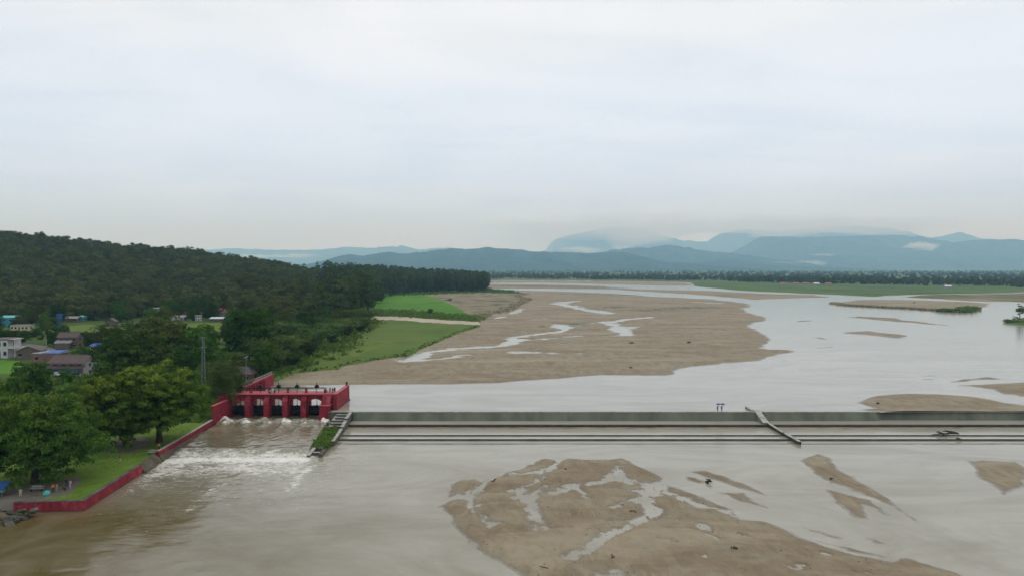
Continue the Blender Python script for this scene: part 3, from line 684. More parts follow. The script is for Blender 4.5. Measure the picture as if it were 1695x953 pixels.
M['rbank'] = surf('bank_grass_far', [(0.3, (0.055, 0.090, 0.030)), (0.7, (0.095, 0.145, 0.045))], 0.012, 0.95, vscale=(1, 0.4, 1), bmp=0.4, bdist=1, spec=0.1)
M['rbank2'] = surf('bank_scrub_far', [(0.3, (0.075, 0.085, 0.035)), (0.5, (0.13, 0.125, 0.06)), (0.7, (0.24, 0.21, 0.15))], 0.03, 0.95, vscale=(1, 0.25, 1), bmp=0.5, bdist=1, spec=0.1)
for nm, mt, sel, lb in (('bank_ground', M['rbank'], keep & ~band2, 'flat green far bank in front of the distant tree belt'), ('bank_ground', M['rbank2'], keep & band2, 'low scrubby bank with pale sand behind the grassy sandbar')):
    v_, f_, _ = compact(V, Fq[sel]); tag(obj(nm, np_mesh(nm, v_, f_, mt, True)), lb, None, None, 'structure')

gm = MB(); gm.add([(-32000, -3000, -4), (32000, -3000, -4), (32000, 37000, -4), (-32000, 37000, -4)], [(0, 1, 2, 3)])
tag(gm.build('terrain', M['ground']), 'base ground under the valley', None, None, 'structure')
xs = np.linspace(-31900, 31900, 140); ys = np.geomspace(2500, 36900, 70)
X, Y = np.meshgrid(xs, ys)
tag(obj('plain_ground', np_mesh('plain', np.stack([X.ravel(), Y.ravel(), (4.0 + 0.002 * (Y - 2500) + 1.5 * fbm(X / 900, Y / 900, 2)).ravel()], 1), grid_faces(*X.shape), M['plain'], True)), 'flat green valley floor reaching to the mountains', None, None, 'structure')

def mountain(label, Yc, sky, depth, seed, rough=1.0):
    Yc *= 1.85; depth *= 1.85
    pxs = [p for p, r in sky]; rows = [r for p, r in sky]
    x = np.linspace(XP(min(pxs), Yc), XP(max(pxs), Yc), 330)
    t = np.linspace(-1, 1, 61)
    Xg, Tg = np.meshgrid(x, t)
    pp = CX + F * Xg / Yc
    top = CAMZ - (np.interp(pp, pxs, rows) - HOR) * Yc / F
    n1 = fbm(Xg / (0.055 * Yc) + seed, Tg * depth / (0.055 * Yc) + seed, 5, 0.55)
    ridge = 1 - np.abs(fbm(Xg / (0.07 * Yc) + seed * 3, Tg * depth / (0.16 * Yc), 4))
    prof = np.clip(1 - np.abs(Tg) ** 1.25, 0, 1)
    side = np.minimum(prof, 1)
    zz = 2 + (top - 2) * prof * (1 + (ridge - 0.8) * 1.15 * rough * (1 - prof ** 4)) + n1 * 0.17 * rough * (top - 2) * np.sqrt(prof) * (1 - prof ** 6) + fbm(Xg / (0.006 * Yc), Tg * 30, 3) * 0.0016 * Yc
    Yg = Yc + Tg * depth
    zz = np.where(np.abs(Tg) > 0.99, -3, zz)
    me = np_mesh('mountain', np.stack([Xg.ravel(), Yg.ravel(), zz.ravel()], 1), grid_faces(*Xg.shape), M['hillforest'], True)
    return tag(obj('mountain', me), label, None, None, 'structure')
mountain('near blue forested ridge right of the wooded hill', 6300, [(430, 445), (505, 438), (520, 436), (545, 430), (565, 425), (583, 422), (600, 425), (622, 421), (645, 417), (665, 421), (690, 419), (720, 415), (748, 411.5), (775, 413), (805, 410), (850, 412.5), (880, 416), (900, 417.5), (932, 418), (986, 419), (1028, 417), (1053, 424), (1085, 432), (1130, 436), (1170, 440), (1230, 446)], 1300, 3)
mountain('middle blue ridge with a rounded double top', 8300, [(930, 436), (960, 424), (989, 418), (1020, 413), (1048, 411), (1073, 411), (1095, 407), (1112, 405.5), (1130, 409), (1147, 412), (1184, 417), (1209, 419), (1260, 428), (1330, 438), (1400, 445)], 1500, 9)
mountain('low front ridge at the foot of the right mountains', 6800, [(1060, 444), (1110, 438), (1160, 433), (1205, 431), (1225, 431), (1250, 435), (1280, 439), (1320, 441), (1380, 444), (1450, 447)], 900, 14)
mountain('long flat-topped blue mountain on the right', 10500, [(1150, 438), (1200, 424), (1222, 413), (1236, 406), (1256, 394), (1275, 392), (1307, 392.8), (1374, 391.7), (1420, 391), (1455, 390), (1495, 390), (1524, 399), (1549, 411), (1600, 424), (1680, 438)], 2300, 21)
mountain('lower wooded spur below the flat-topped mountain', 8800, [(1270, 441), (1320, 429), (1345, 425), (1369, 422.5), (1410, 423.5), (1455, 424), (1481, 421), (1500, 418), (1540, 420), (1590, 430), (1660, 440)], 1300, 33)
mountain('broad blue mountain at the right edge', 9300, [(1440, 440), (1500, 424), (1549, 411), (1570, 404), (1597, 399), (1642, 397), (1695, 400), (1760, 396), (1850, 402), (2000, 420), (2150, 440)], 1900, 40)
mountain('pale pointed peak behind the right mountains', 14500, [(1420, 430), (1480, 402), (1522, 395), (1557, 391.5), (1586, 385), (1616, 395), (1660, 410), (1720, 430)], 2400, 47)
mountain('pale far mountain with its top in cloud', 16500, [(840, 440), (895, 424), (905, 412), (913, 400), (932, 392), (959, 386), (989, 380), (1030, 374), (1060, 380), (1090, 390), (1130, 399), (1170, 400), (1189, 388), (1215, 383), (1237, 380), (1290, 384), (1350, 378), (1420, 374), (1480, 380), (1560, 400), (1640, 420)], 2700, 55)
mountain('faint far range behind the wooded hill', 15500, [(180, 440), (280, 424), (340, 415), (359, 413), (379, 411), (405, 412.5), (432, 413.7), (482, 414.7), (531, 414), (560, 411), (581, 409.5), (600, 411), (624, 410), (663, 407.5), (680, 409), (696, 413), (720, 412), (739, 410), (775, 416), (830, 425), (900, 438)], 2400, 61)

# ------------------------------------------------------------------ the air
hz = MB().box(-32400, 32400, -3300, 37200, -6, 2080)
hm, nt, out = new_mat('valley_haze')
pv = node(nt, 'ShaderNodeVolumePrincipled', {'Color': (0.38, 0.69, 1.0, 1), 'Absorption Color': (1, 1, 1, 1), 'Density': 7.6e-5, 'Anisotropy': 0.0})
nt.links.new(pv.outputs[0], out.inputs['Volume'])
tag(hz.build('haze', hm), 'thin blue haze filling the valley', None, None, 'stuff')

# ------------------------------------------------------------------ sluice, walls, weir
def part(mb, name, mat, root, bevel=0.0, parent=None, label=None):
    """mesh given in world coordinates, made a child of root (and optionally of a part of root)"""
    lx, ly, lz = root.location
    mb.v = [(x - lx, y - ly, z - lz) for x, y, z in mb.v]
    o = mb.build(name, mat, parent or root, bevel=bevel)
    if label: o['label'] = label
    return o

PX_ = [-75.2, -70.2, -65.25, -60.3, -55.35, -50.4]
sl = empty('sluice', (-63, 190, 0), 0, 'dark red sluice with arched bays and black lift gates beside the weir', 'sluice')
for x in PX_[1:5]:
    p = part(MB().prism([(188.0, -1), (188.0, 5.0), (189.45, 6.5), (193.4, 6.5), (193.4, -1)], 'x', x - 0.72, x + 0.72), 'pier', M['red'], sl, 0.04)
    part(MB().prism([(187.9, -1), (187.9, 0.75), (193.5, 0.75), (193.5, -1)], 'x', x - 0.80, x + 0.80), 'pier_footing', M['redbase'], sl, 0.02, p)
for i in range(5):
    x0, x1 = PX_[i] + (0.72 if i else 0.0), PX_[i + 1] - (0.72 if i < 4 else 0.0)
    xc, hw = (x0 + x1) / 2, (x1 - x0) / 2
    arch = [(xc + hw * 0.90 * math.cos(a), 3.45 + 1.9 * math.sin(a) ** 0.8) for a in np.linspace(0.0, math.pi, 15)]
    part(MB().prism([(x0 + 0.002, 3.5), (x0 + 0.002, 6.5), (x1 - 0.002, 6.5), (x1 - 0.002, 3.5)] + arch, 'y', 189.7, 190.5), 'arch_wall', M['red'], sl)
    g = part(MB().box(x0 + 0.01, x1 - 0.01, 190.95, 191.1, 1.2, 3.4), 'gate', M['black'], sl)
    for zz in (1.3, 1.95, 2.6, 3.2):
        part(MB().box(x0 + 0.02, x1 - 0.02, 190.7, 190.948, zz, zz + 0.14), 'girder', M['black'], sl, 0, g)
    part(MB().tube([(xc, 191.02, 3.41), (xc, 191.02, 9.7)], 0.07, 6), 'stem', M['black'], sl, 0, g)
    part(MB().box(xc - 0.5, xc + 0.5, 190.6, 191.45, 8.25, 8.75).box(xc - 0.28, xc + 0.28, 190.7, 191.35, 8.751, 9.0), 'hoist_box', M['black'], sl, 0.02, g)
    part(MB().prism([(xc - 0.28, 3.401), (xc + 0.28, 3.401), (xc + 0.08, 3.62), (xc - 0.08, 3.62)], 'y', 190.96, 191.09), 'lifting_bracket', M['black'], sl, 0, g)
part(MB().box(-76.4, -47.7, 188.85, 193.7, 6.502, 6.8), 'deck', M['redtop'], sl, 0.03)
part(MB().box(-76.4, -47.7, 188.79, 188.848, 6.50, 6.70), 'deck_edge', M['red'], sl)
part(MB().box(-76.2, -50.2, 190.85, 191.2, 7.98, 8.248), 'hoist_beam', M['black'], sl, 0.02)
for x in PX_[1:5] + [-75.6, -50.2]:
    pst = part(MB().box(x - 0.28, x + 0.28, 190.75, 191.3, 6.802, 7.978), 'beam_post', M['red'], sl, 0.03)
    part(MB().box(x - 0.30, x + 0.30, 190.73, 191.32, 7.25, 7.45), 'white_band', M['redtop'], sl, 0, pst)
for zz in (7.25, 7.75):
    part(MB().tube([(-76.2, 193.45, zz), (-48.2, 193.45, zz)], 0.035, 6), 'handrail', M['black'], sl)
for x in np.arange(-76, -48, 2.5):
    part(MB().tube([(x, 193.45, 6.8), (x, 193.45, 7.8)], 0.04, 6), 'rail_post', M['black'], sl)
ab = part(MB().hexa([(-50.4, 184.4, -1), (-47.4, 184.4, -1), (-47.3, 193.4, -1), (-50.4, 193.4, -1)], [(-50.2, 185.0, 4.3), (-47.75, 185.0, 4.3), (-47.6, 193.3, 4.3), (-50.2, 193.3, 4.3)]), 'abutment', M['red'], sl, 0.05, None, 'tapered right abutment block')
part(MB().box(-50.36, -47.5, 184.75, 193.5, 4.302, 4.55), 'abutment_ledge', M['redtop'], sl, 0.04, ab)
part(MB().hexa([(-50.15, 185.6, 4.55), (-47.75, 185.6, 4.55), (-47.75, 193.3, 4.55), (-50.15, 193.3, 4.55)], [(-50.15, 188.4, 6.5), (-47.75, 188.4, 6.5), (-47.75, 193.3, 6.5), (-50.15, 193.3, 6.5)]), 'abutment_top', M['red'], sl, 0.04, ab)
for k in range(6):
    zz = 4.75 + k * 0.29; yy = 185.6 + (zz - 4.55) / 1.95 * 2.8
    part(MB().box(-49.9, -48.9, yy - 0.10, yy + 0.12, zz, zz + 0.09), 'rung', M['redbase'], sl, 0, ab)
la = part(MB().box(-78.2, -75.2, 188.2, 194.2, -1, 6.499), 'abutment', M['red'], sl, 0.04, None, 'left abutment half hidden by the drooping tree')

gw = empty('guide_wall', (-46.7, 194, 0), 0, 'red guide wall with flat pink top running upstream from the sluice', 'wall')
part(MB().hexa([(-47.35, 186.8, -1), (-46.05, 186.8, -1), (-46.15, 202, -1), (-47.35, 202, -1)], [(-47.25, 187.1, 7.0), (-46.2, 187.1, 7.0), (-46.3, 202, 7.0), (-47.25, 202, 7.0)]), 'wall_body', M['red'], gw, 0.04)
part(MB().box(-47.28, -46.16, 187.0, 202.05, 7.002, 7.18), 'coping', M['redtop'], gw, 0.04)
for k in range(9):
    part(MB().box(-47.1, -46.5, 186.68, 186.80, 1.2 + k * 0.6, 1.3 + k * 0.6), 'rung', M['redbase'], gw)
part(MB().box(-46.14, -45.95, 187.2, 202.0, 2.4, 3.1), 'waterline_band', M['redbase'], gw)
bo = empty('bollard', (-46.7, 200.6, 7.18), 0, 'short dark red bollard on the far end of the guide wall', 'bollard')
MB().tube([(0, 0, 0), (0, 0, 0.55), (0, 0, 0.8)], [0.26, 0.24, 0.22], 10).build('post', M['red'], bo)
MB().tube([(0, 0, 0.8), (0, 0, 0.9), (0, 0, 1.02)], [0.36, 0.38, 0.2], 10).build('cap', M['black'], bo)

def wall_run(name, label, pts, th=0.7, zb=-1.0, plen=5.0, cop='coping', mat='red', wet=None, side=1):
    """retaining wall along pts (x, y, ztop); panels, coping and a wet band as parts"""
    r = empty(name, (pts[0][0], pts[0][1], 0), 0, label, 'wall')
    for (ax, ay, az), (bx, by, bz) in zip(pts[:-1], pts[1:]):
        a, b = Vector((ax, ay, 0)), Vector((bx, by, 0)); d = (b - a); Ln = d.length; d.normalize(); n = Vector((-d.y, d.x, 0)) * th * side
        k = max(1, round(Ln / plen))
        for i in range(k):
            t0, t1 = i / k, (i + 1) / k
            p0, p1 = a + d * (Ln * t0 + 0.012), a + d * (Ln * t1 - 0.012)
            z0, z1 = az + (bz - az) * t0, az + (bz - az) * t1
            pan = part(MB().hexa([(p0.x, p0.y, zb), (p1.x, p1.y, zb), (p1.x + n.x, p1.y + n.y, zb), (p0.x + n.x, p0.y + n.y, zb)],
                           [(p0.x, p0.y, z0), (p1.x, p1.y, z1), (p1.x + n.x, p1.y + n.y, z1), (p0.x + n.x, p0.y + n.y, z0)]), 'panel', M[mat], r, 0.02)
            m1 = n * 0.06
            part(MB().hexa([(p0.x - m1.x, p0.y - m1.y, z0 + .002), (p1.x - m1.x, p1.y - m1.y, z1 + .002), (p1.x + n.x + m1.x, p1.y + n.y + m1.y, z1 + .002), (p0.x + n.x + m1.x, p0.y + n.y + m1.y, z0 + .002)],
                           [(p0.x - m1.x, p0.y - m1.y, z0 + .11), (p1.x - m1.x, p1.y - m1.y, z1 + .11), (p1.x + n.x + m1.x, p1.y + n.y + m1.y, z1 + .11), (p0.x + n.x + m1.x, p0.y + n.y + m1.y, z0 + .11)]), 'coping', M[cop], r, 0.02, pan)
            if wet:
                m2 = n * 0.03
                part(MB().hexa([(p0.x - m2.x, p0.y - m2.y, zb), (p1.x - m2.x, p1.y - m2.y, zb), (p1.x, p1.y, zb), (p0.x, p0.y, zb)],
                               [(p0.x - m2.x, p0.y - m2.y, wet), (p1.x - m2.x, p1.y - m2.y, wet * random.uniform(0.7, 1.3)), (p1.x, p1.y, wet), (p0.x, p0.y, wet)]), 'wet_band', M['redbase'], r, 0, pan)
    return r
wall_run('river_wall', 'low red river wall along the lawn from the front corner to the steps', [(-70.8, 117.0, 1.66), (-72.4, 138.6, 1.85)], 0.6, wet=0.22, side=1)
wall_run('river_wall', 'low red river wall facing the camera at the lawn corner', [(-70.83, 116.98, 1.66), (-82.0, 116.2, 1.62)], 0.6, wet=0.16, side=-1, plen=3.7)
wall_run('river_wall', 'red river wall with a pale top between the steps and the tall panel', [(-73.0, 146.6, 2.35), (-74.4, 163, 2.0), (-75.6, 179.4, 1.9)], 0.6, cop='stonetop', wet=0.9, side=1)
wall_run('river_wall', 'tall red wall panel beside the first gate bay', [(-75.55, 179.6, 5.3), (-75.2, 188.1, 5.3)], 0.8, plen=9, cop='redtop', wet=1.0, side=1)
wg = wall_run('wing_wall', 'red wing wall running upstream behind the hoist beam', [(-75.9, 194.3, 6.5), (-76.2, 227, 6.5)], 0.7, plen=11, cop='redtop', side=1)
for k in range(8):
    yy = 203 + k * 2.0
    part(MB().box(-76.0, -75.55, yy, yy + 0.5, 2, 6.3), 'rib', M['red'], wg, 0.03)
M['rampbrown'] = surf('brown_wet_slab', [(0.3, (0.055, 0.042, 0.026)), (0.7, (0.12, 0.098, 0.066))], 0.6, 0.7)
ramp_ = empty('concrete_ramp', (-72.6, 142.5, 0), 0, 'brown sloping concrete ramp between two red wall runs', 'ramp')
part(MB().hexa([(-71.4, 138.8, -1), (-71.9, 146.4, -1), (-74.2, 146.4, -1), (-73.6, 138.8, -1)], [(-71.9, 138.8, 0.3), (-72.6, 146.4, 0.9), (-74.0, 146.4, 2.0), (-73.4, 138.8, 1.75)]), 'slab', M['rampbrown'], ramp_, 0.05)
part(MB().hexa([(-71.55, 146.6, -1), (-74.6, 172, -1), (-74.9, 172, -1), (-72.9, 146.6, -1)], [(-72.3, 146.6, 0.55), (-74.75, 172, 0.5), (-74.9, 172, 0.9), (-72.95, 146.6, 1.5)]), 'apron', M['rampbrown'], ramp_, 0.03)

fr = empty('wall_railing', (-76.6, 205, 6.6), 0, 'row of black rail posts with pale caps on the wing wall', 'railing')
for k in range(10):
    yy = 197.0 + k * 1.25
    q = part(MB().box(-76.75, -76.25, yy, yy + 0.6, 6.61, 7.5), 'rail_panel', M['black'], fr, 0.03)
    part(MB().box(-76.7, -76.3, yy + 0.7, yy + 0.95, 6.61, 7.55), 'pale_post', M['conctop'], fr, 0.02)
for k in range(12):
    yy = 211 + k * 1.32
    part(MB().box(-76.55, -76.35, yy, yy + 0.2, 6.61, 7.35), 'pale_post', M['concgrey'], fr, 0.02)
part(MB().box(-76.52, -76.38, 211, 226.5, 7.352, 7.45), 'top_rail', M['concgrey'], fr)

# weir
wr = empty('weir', (60, 180, 0), 0, 'long grey concrete weir with stepped apron crossing the river', 'weir')
XA, XB, XC, XD = -41.2, 63.2, 94.0, 320.0
def crest(x0, x1, dy0, dy1):
    n = max(1, round((x1 - x0) / 14))
    for i in range(n):
        a, b = x0 + (x1 - x0) * i / n + 0.008, x0 + (x1 - x0) * (i + 1) / n - 0.008
        ya, yb = dy0 + (dy1 - dy0) * i / n, dy0 + (dy1 - dy0) * (i + 1) / n
        m = MB()
        prof = [(182.7, -1), (182.7, 0.6), (183.75, 3.0), (184.9, 3.0), (184.9, -1)]
        vs = [(a, y + ya, z) for y, z in prof] + [(b, y + yb, z) for y, z in prof]
        m.add(vs, [(4, 3, 2, 1, 0), (5, 6, 7, 8, 9)] + [(k, (k + 1) % 5, 5 + (k + 1) % 5, 5 + k) for k in range(5)])
        w = part(m, 'crest_block', M['concwet'], wr)
        part(MB().hexa([(a, 183.70 + ya, 3.002), (b, 183.70 + yb, 3.002), (b, 184.45 + yb, 3.002), (a, 184.45 + ya, 3.002)], [(a, 183.72 + ya, 3.07), (b, 183.72 + yb, 3.07), (b, 184.43 + yb, 3.07), (a, 184.43 + ya, 3.07)]), 'crest_cap', M['conctop'], wr, 0, w)
crest(XA, XB, 0, 0); crest(XB + 2.0, XC, 0, 0); crest(XC, XC + 3, 0, 2.2); crest(XC + 3, XC + 22, 2.2, 0.9); crest(XC + 22, XD, 0.9, 0.9)
def jag(x0, x1, y, amp, step):
    xs = np.arange(x0, x1 + step, step)
    return xs, y + amp * np.array([fbm(np.array([x * 0.21]), np.array([y]), 4)[0] for x in xs])
def strip(name, mat, y0, y1, z0, z1, x0=XA, x1=XD, amp=0.0, n=7, zlo=-1.0, zvar=0.0):
    """long low sill or apron slab, cut into a few lengths"""
    for i in range(n):
        a, b = x0 + (x1 - x0) * i / n + 0.01, x0 + (x1 - x0) * (i + 1) / n - 0.01
        xs = np.linspace(a, b, 26)
        f0 = y0 + amp * fbm(xs * 0.35, xs * 0 + y0, 4); zt = z0 + zvar * fbm(xs * 0.8, xs * 0 + y1, 4)
        vs, fs = [], []
        for k, x in enumerate(xs):
            vs += [(x, f0[k], zlo), (x, f0[k] + 0.05, zt[k]), (x, y1, z1), (x, y1, zlo)]
        for k in range(25):
            q = 4 * k
            fs += [(q, q + 4, q + 5, q + 1), (q + 1, q + 5, q + 6, q + 2), (q + 2, q + 6, q + 7, q + 3)]
        fs += [(0, 1, 2, 3), (103, 102, 101, 100)]
        part(MB().add(vs, fs), name, mat, wr)
strip('step_wall', M['concdark'], 177.9, 178.6, 0.95, 0.95, amp=0.12, zvar=0.04)  # shadow on the vertical drop is painted in by the dark colour
strip('apron_slab', M['concbrown'], 174.9, 177.85, 0.30, 0.46, amp=0.5, zvar=0.03)
strip('pool_floor', M['concwet'], 178.62, 182.68, 0.6, 0.62)
strip('sill', M['concdark'], 169.0, 169.6, 0.44, 0.40, amp=0.10, zvar=0.10)
strip('basin_floor', M['concbrown'], 169.62, 174.88, 0.16, 0.2)
strip('sill', M['concdark'], 165.4, 166.1, 0.30, 0.27, amp=0.12, zvar=0.10)
strip('basin_floor', M['concbrown'], 166.12, 168.98, 0.05, 0.06)
strip('sill', M['concdark'], 162.2, 162.55, 0.07, 0.05, amp=0.14, zvar=0.07)
def sheet(x0, x1, y0, y1, z, label):
    o = MB().add([(x0, y0, z), (x1, y0, z), (x1, y1, z), (x0, y1, z)], [(0, 1, 2, 3)]).build('pool_water', M['water_pool'])
    return tag(o, label, None, None, 'structure')
sheet(XA, XD, 178.3, 184.2, 0.90, 'still strip of water at the foot of the weir face')
sheet(XA, XD, 169.3, 176.2, 0.35, 'shallow strip of water on the weir apron')
sheet(XA, XD, 165.8, 169.25, 0.20, 'narrow strip of water between the weir sills')

dv = empty('divider_wall', (64, 175, 0), 0, 'stepped pale-topped concrete divider crossing the weir', 'wall')
def slab2(name, a, b, w, z0, z1, matb='conc', mt='conctop', zb=-1):
    (ax, ay), (bx, by) = a, b
    p = part(MB().hexa([(ax, ay, zb), (ax + w, ay, zb), (bx + w, by, zb), (bx, by, zb)], [(ax, ay, z0), (ax + w, ay, z0), (bx + w, by, z1), (bx, by, z1)]), name, M[matb], dv, 0.03)
    part(MB().hexa([(ax - .04, ay - .04, z0 + .003), (ax + w + .04, ay - .04, z0 + .003), (bx + w + .04, by + .04, z1 + .003), (bx - .04, by + .04, z1 + .003)], [(ax - .04, ay - .04, z0 + .09), (ax + w + .04, ay - .04, z0 + .09), (bx + w + .04, by + .04, z1 + .09), (bx - .04, by + .04, z1 + .09)]), 'coping', M[mt], dv, 0, p)
slab2('upstream_beam', (62.6, 185.2), (62.2, 189.4), 0.9, 3.1, 3.35)
slab2('crest_section', (63.3, 178.7), (63.2, 185.0), 1.5, 1.25, 3.16)
slab2('middle_section', (64.6, 169.7), (64.3, 178.6), 0.6, 0.95, 1.25, 'concdark')
slab2('lower_section', (65.3, 161.6), (64.9, 169.5), 0.7, 0.7, 0.8, 'concdark')

# stone crib wall between the sluice channel and the weir
cw = empty('crib_wall', (-44, 168, 0), 0, 'mossy stone crib wall with grass between the rapids and the weir', 'wall')
cx = lambda y: np.interp(y, [149, 185], [-42.0, -44.0])
def seg(name, y0, y1, dx, w, z0, z1, bm='stone', tm='stonetop'):
    a, b = float(cx(y0)) + dx, float(cx(y1)) + dx
    p = part(MB().hexa([(a, y0, -1), (a + w, y0, -1), (b + w, y1, -1), (b, y1, -1)], [(a + .03, y0, z0), (a + w - .03, y0, z0), (b + w - .03, y1, z1), (b + .03, y1, z1)]), name, M[bm], cw, 0.05)
    part(MB().hexa([(a - .03, y0 - .03, z0 + .003), (a + w + .03, y0 - .03, z0 + .003), (b + w + .03, y1 + .03, z1 + .003), (b - .03, y1 + .03, z1 + .003)], [(a - .03, y0 - .03, z0 + .14), (a + w + .03, y0 - .03, z0 + .14), (b + w + .03, y1 + .03, z1 + .14), (b - .03, y1 + .03, z1 + .14)]), 'coping', M[tm], cw, 0.03, p)
seg('side_wall', 177.2, 185.6, 1.7, 0.75, 2.6, 2.9); seg('side_wall', 171.6, 176.9, 1.7, 0.75, 1.75, 2.2); seg('side_wall', 160.2, 170.9, 1.75, 0.7, 1.05, 1.5)
seg('side_wall', 179, 186.5, -1.9, 0.6, 1.7, 2.2); seg('side_wall', 171.5, 178.2, -1.8, 0.6, 1.0, 1.5, 'stone', 'stone'); seg('side_wall', 149.2, 155.4, -1.3, 0.7, 0.75, 0.85)
seg('side_wall', 150.5, 155.0, 1.0, 0.7, 0.55, 0.65, 'stone', 'stone')
for k, (y, z) in enumerate([(185.2, 2.7), (183.0, 2.4), (180.9, 2.15), (178.6, 1.9), (176.2, 1.7), (173.8, 1.45), (155.2, 0.8), (151.9, 0.62)]):
    xc = float(cx(y)); w_ = 1.75 if k < 6 else 1.0
    p = part(MB().box(xc - w_ + 0.05, xc + w_ - 0.08, y, y + 0.75, -1, z), 'cross_beam', M['stone'], cw, 0.05)
    part(MB().box(xc - w_ + 0.1, xc + w_ - 0.12, y + 0.03, y + 0.72, z + .003, z + 0.1), 'coping', M['stonetop'], cw, 0.02, p)
part(MB().hexa([(-45.4, 171, -1), (-42.6, 171, -1), (-43.0, 186.4, -1), (-45.6, 186.4, -1)], [(-45.4, 171, 0.6), (-42.6, 171, 0.6), (-43.0, 186.4, 1.2), (-45.6, 186.4, 1.2)]), 'rubble_fill', M['stone'], cw)
hw_ = part(MB().box(-46.9, -41.25, 183.75, 184.6, -1, 2.96), 'head_wall', M['stone'], cw, 0.04)
part(MB().box(-46.85, -41.3, 183.8, 184.55, 2.963, 3.06), 'coping', M['stonetop'], cw, 0.02, hw_)
hw_ = part(MB().box(-47.55, -46.92, 183.8, 186.75, -1, 3.02), 'head_wall', M['stone'], cw, 0.04)
for k in range(9):
    xx_, yy_ = random.uniform(-46.4, -42.0), random.uniform(173, 183.4); r_ = random.uniform(0.25, 0.5)
    part(MB().hexa([(xx_ - r_, yy_ - r_, 0.3), (xx_ + r_ * 0.8, yy_ - r_ * 0.9, 0.3), (xx_ + r_, yy_ + r_ * 0.7, 0.3), (xx_ - r_ * 0.7, yy_ + r_, 0.3)], [(xx_ - r_ * 0.7, yy_ - r_ * 0.6, 1.3 + r_), (xx_ + r_ * 0.6, yy_ - r_ * 0.7, 1.2 + r_), (xx_ + r_ * 0.7, yy_ + r_ * 0.5, 1.3 + r_), (xx_ - r_ * 0.5, yy_ + r_ * 0.6, 1.4 + r_)]), 'stone', M['stone'], cw, 0.05)
yy = np.linspace(155.5, 172, 34); xx = np.linspace(-1.75, 1.7, 14)
Xg, Yg = np.meshgrid(xx, yy); Zg = 0.55 + 0.35 * sstep(158, 166, Yg) + 0.25 * fbm(Xg / 0.8, Yg / 0.8, 3) - 0.9 * sstep(1.1, 1.75, np.abs(Xg)) - 0.5 * sstep(157, 155.5, Yg)
Vg = np.stack([(Xg + cx(Yg) + 44).ravel(), (Yg - 168).ravel(), Zg.ravel()], 1)
obj('grass_mound', np_mesh('grass_mound', Vg, grid_faces(*Xg.shape), M['lawn'], True), cw)

# ------------------------------------------------------------------ vegetation: shapes
def leaf_quads(P, N, size, R, tipv=None, aspect=0.62, rnd=0.55):
    """P centres, N rough normals -> folded leaf sprays of two triangles pairs"""
    n = len(P)
    N = N + R.normal(0, rnd, (n, 3)); N /= np.linalg.norm(N, axis=1)[:, None] + 1e-9
    T = R.normal(0, 1, (n, 3)); T -= N * (T * N).sum(1)[:, None]; T /= np.linalg.norm(T, axis=1)[:, None] + 1e-9
    B = np.cross(N, T)
    s = (size * R.uniform(0.6, 1.3, n))[:, None]
    a = P - T * s * 0.5; c = P + T * s * 0.5
    b = P + B * s * aspect * 0.5 - N * s * 0.12; d = P - B * s * aspect * 0.5 - N * s * 0.12
    V = np.stack([a, b, c, d], 1).reshape(-1, 3)
    Fc = np.arange(4 * n).reshape(n, 4)
    return V, Fc, (None if tipv is None else np.repeat(tipv, 4))
def crown_cloud(R, H, rad, base, n, l1=16, l2=9, spread=0.30, flat=1.0, dome=1.0, sub=0.13):
    """leaf centres in clumps inside a dome-shaped crown (H total height, crown from base to H)"""
    hc = H - base
    k = 0; C1 = []
    while len(C1) < l1:
        p = R.uniform(-1, 1, 3); r = np.hypot(p[0], p[1])
        zz = (p[2] + 1) / 2
        lim = math.sqrt(max(0, 1 - (abs(zz - 0.38 * flat) / (0.66 if zz > 0.38 * flat else 0.42)) ** 2))
        if r > lim or (r < 0.45 * lim and 0.2 < zz < 0.6): continue
        q = np.array([p[0] * rad * 0.80, p[1] * rad * 0.80, base + hc * (0.08 + 0.80 * zz)])
        if all(np.linalg.norm((q - c) / np.array([rad, rad, hc])) > spread * 0.62 for c in C1) or k > 400: C1.append(q)
        k += 1
    C1 = np.array(C1)
    C2 = (C1[:, None, :] + R.normal(0, 1, (l1, l2, 3)) * np.array([rad * spread * 0.62, rad * spread * 0.62, hc * spread * 0.42])).reshape(-1, 3)
    r2 = rad * sub * 1.5
    idx = R.integers(0, len(C2), n)
    d = R.normal(0, 1, (n, 3)); d /= np.linalg.norm(d, axis=1)[:, None]
    d[:, 2] = np.where(d[:, 2] < -0.3, -d[:, 2] * 0.7, d[:, 2])
    rr = R.uniform(0.55, 1.08, n)[:, None] * (0.7 + 0.6 * R.random(len(C2)))[idx][:, None]
    P = C2[idx] + d * rr * np.array([r2, r2, r2 * 0.72])
    return P, d, C1, idx
def tip_of(P, H, base, R, lo=0.55, amt=0.9):
    t = sstep(lo, 1.0, (P[:, 2] - base) / (H - base)) * sstep(0.45, 0.75, fbm(P[:, 0] / 1.6, P[:, 1] / 1.6 + P[:, 2] / 1.9, 3) * 0.5 + 0.5 + 0.12)
    return np.clip(t * amt * R.uniform(0.4, 1.2, len(P)), 0, 1)
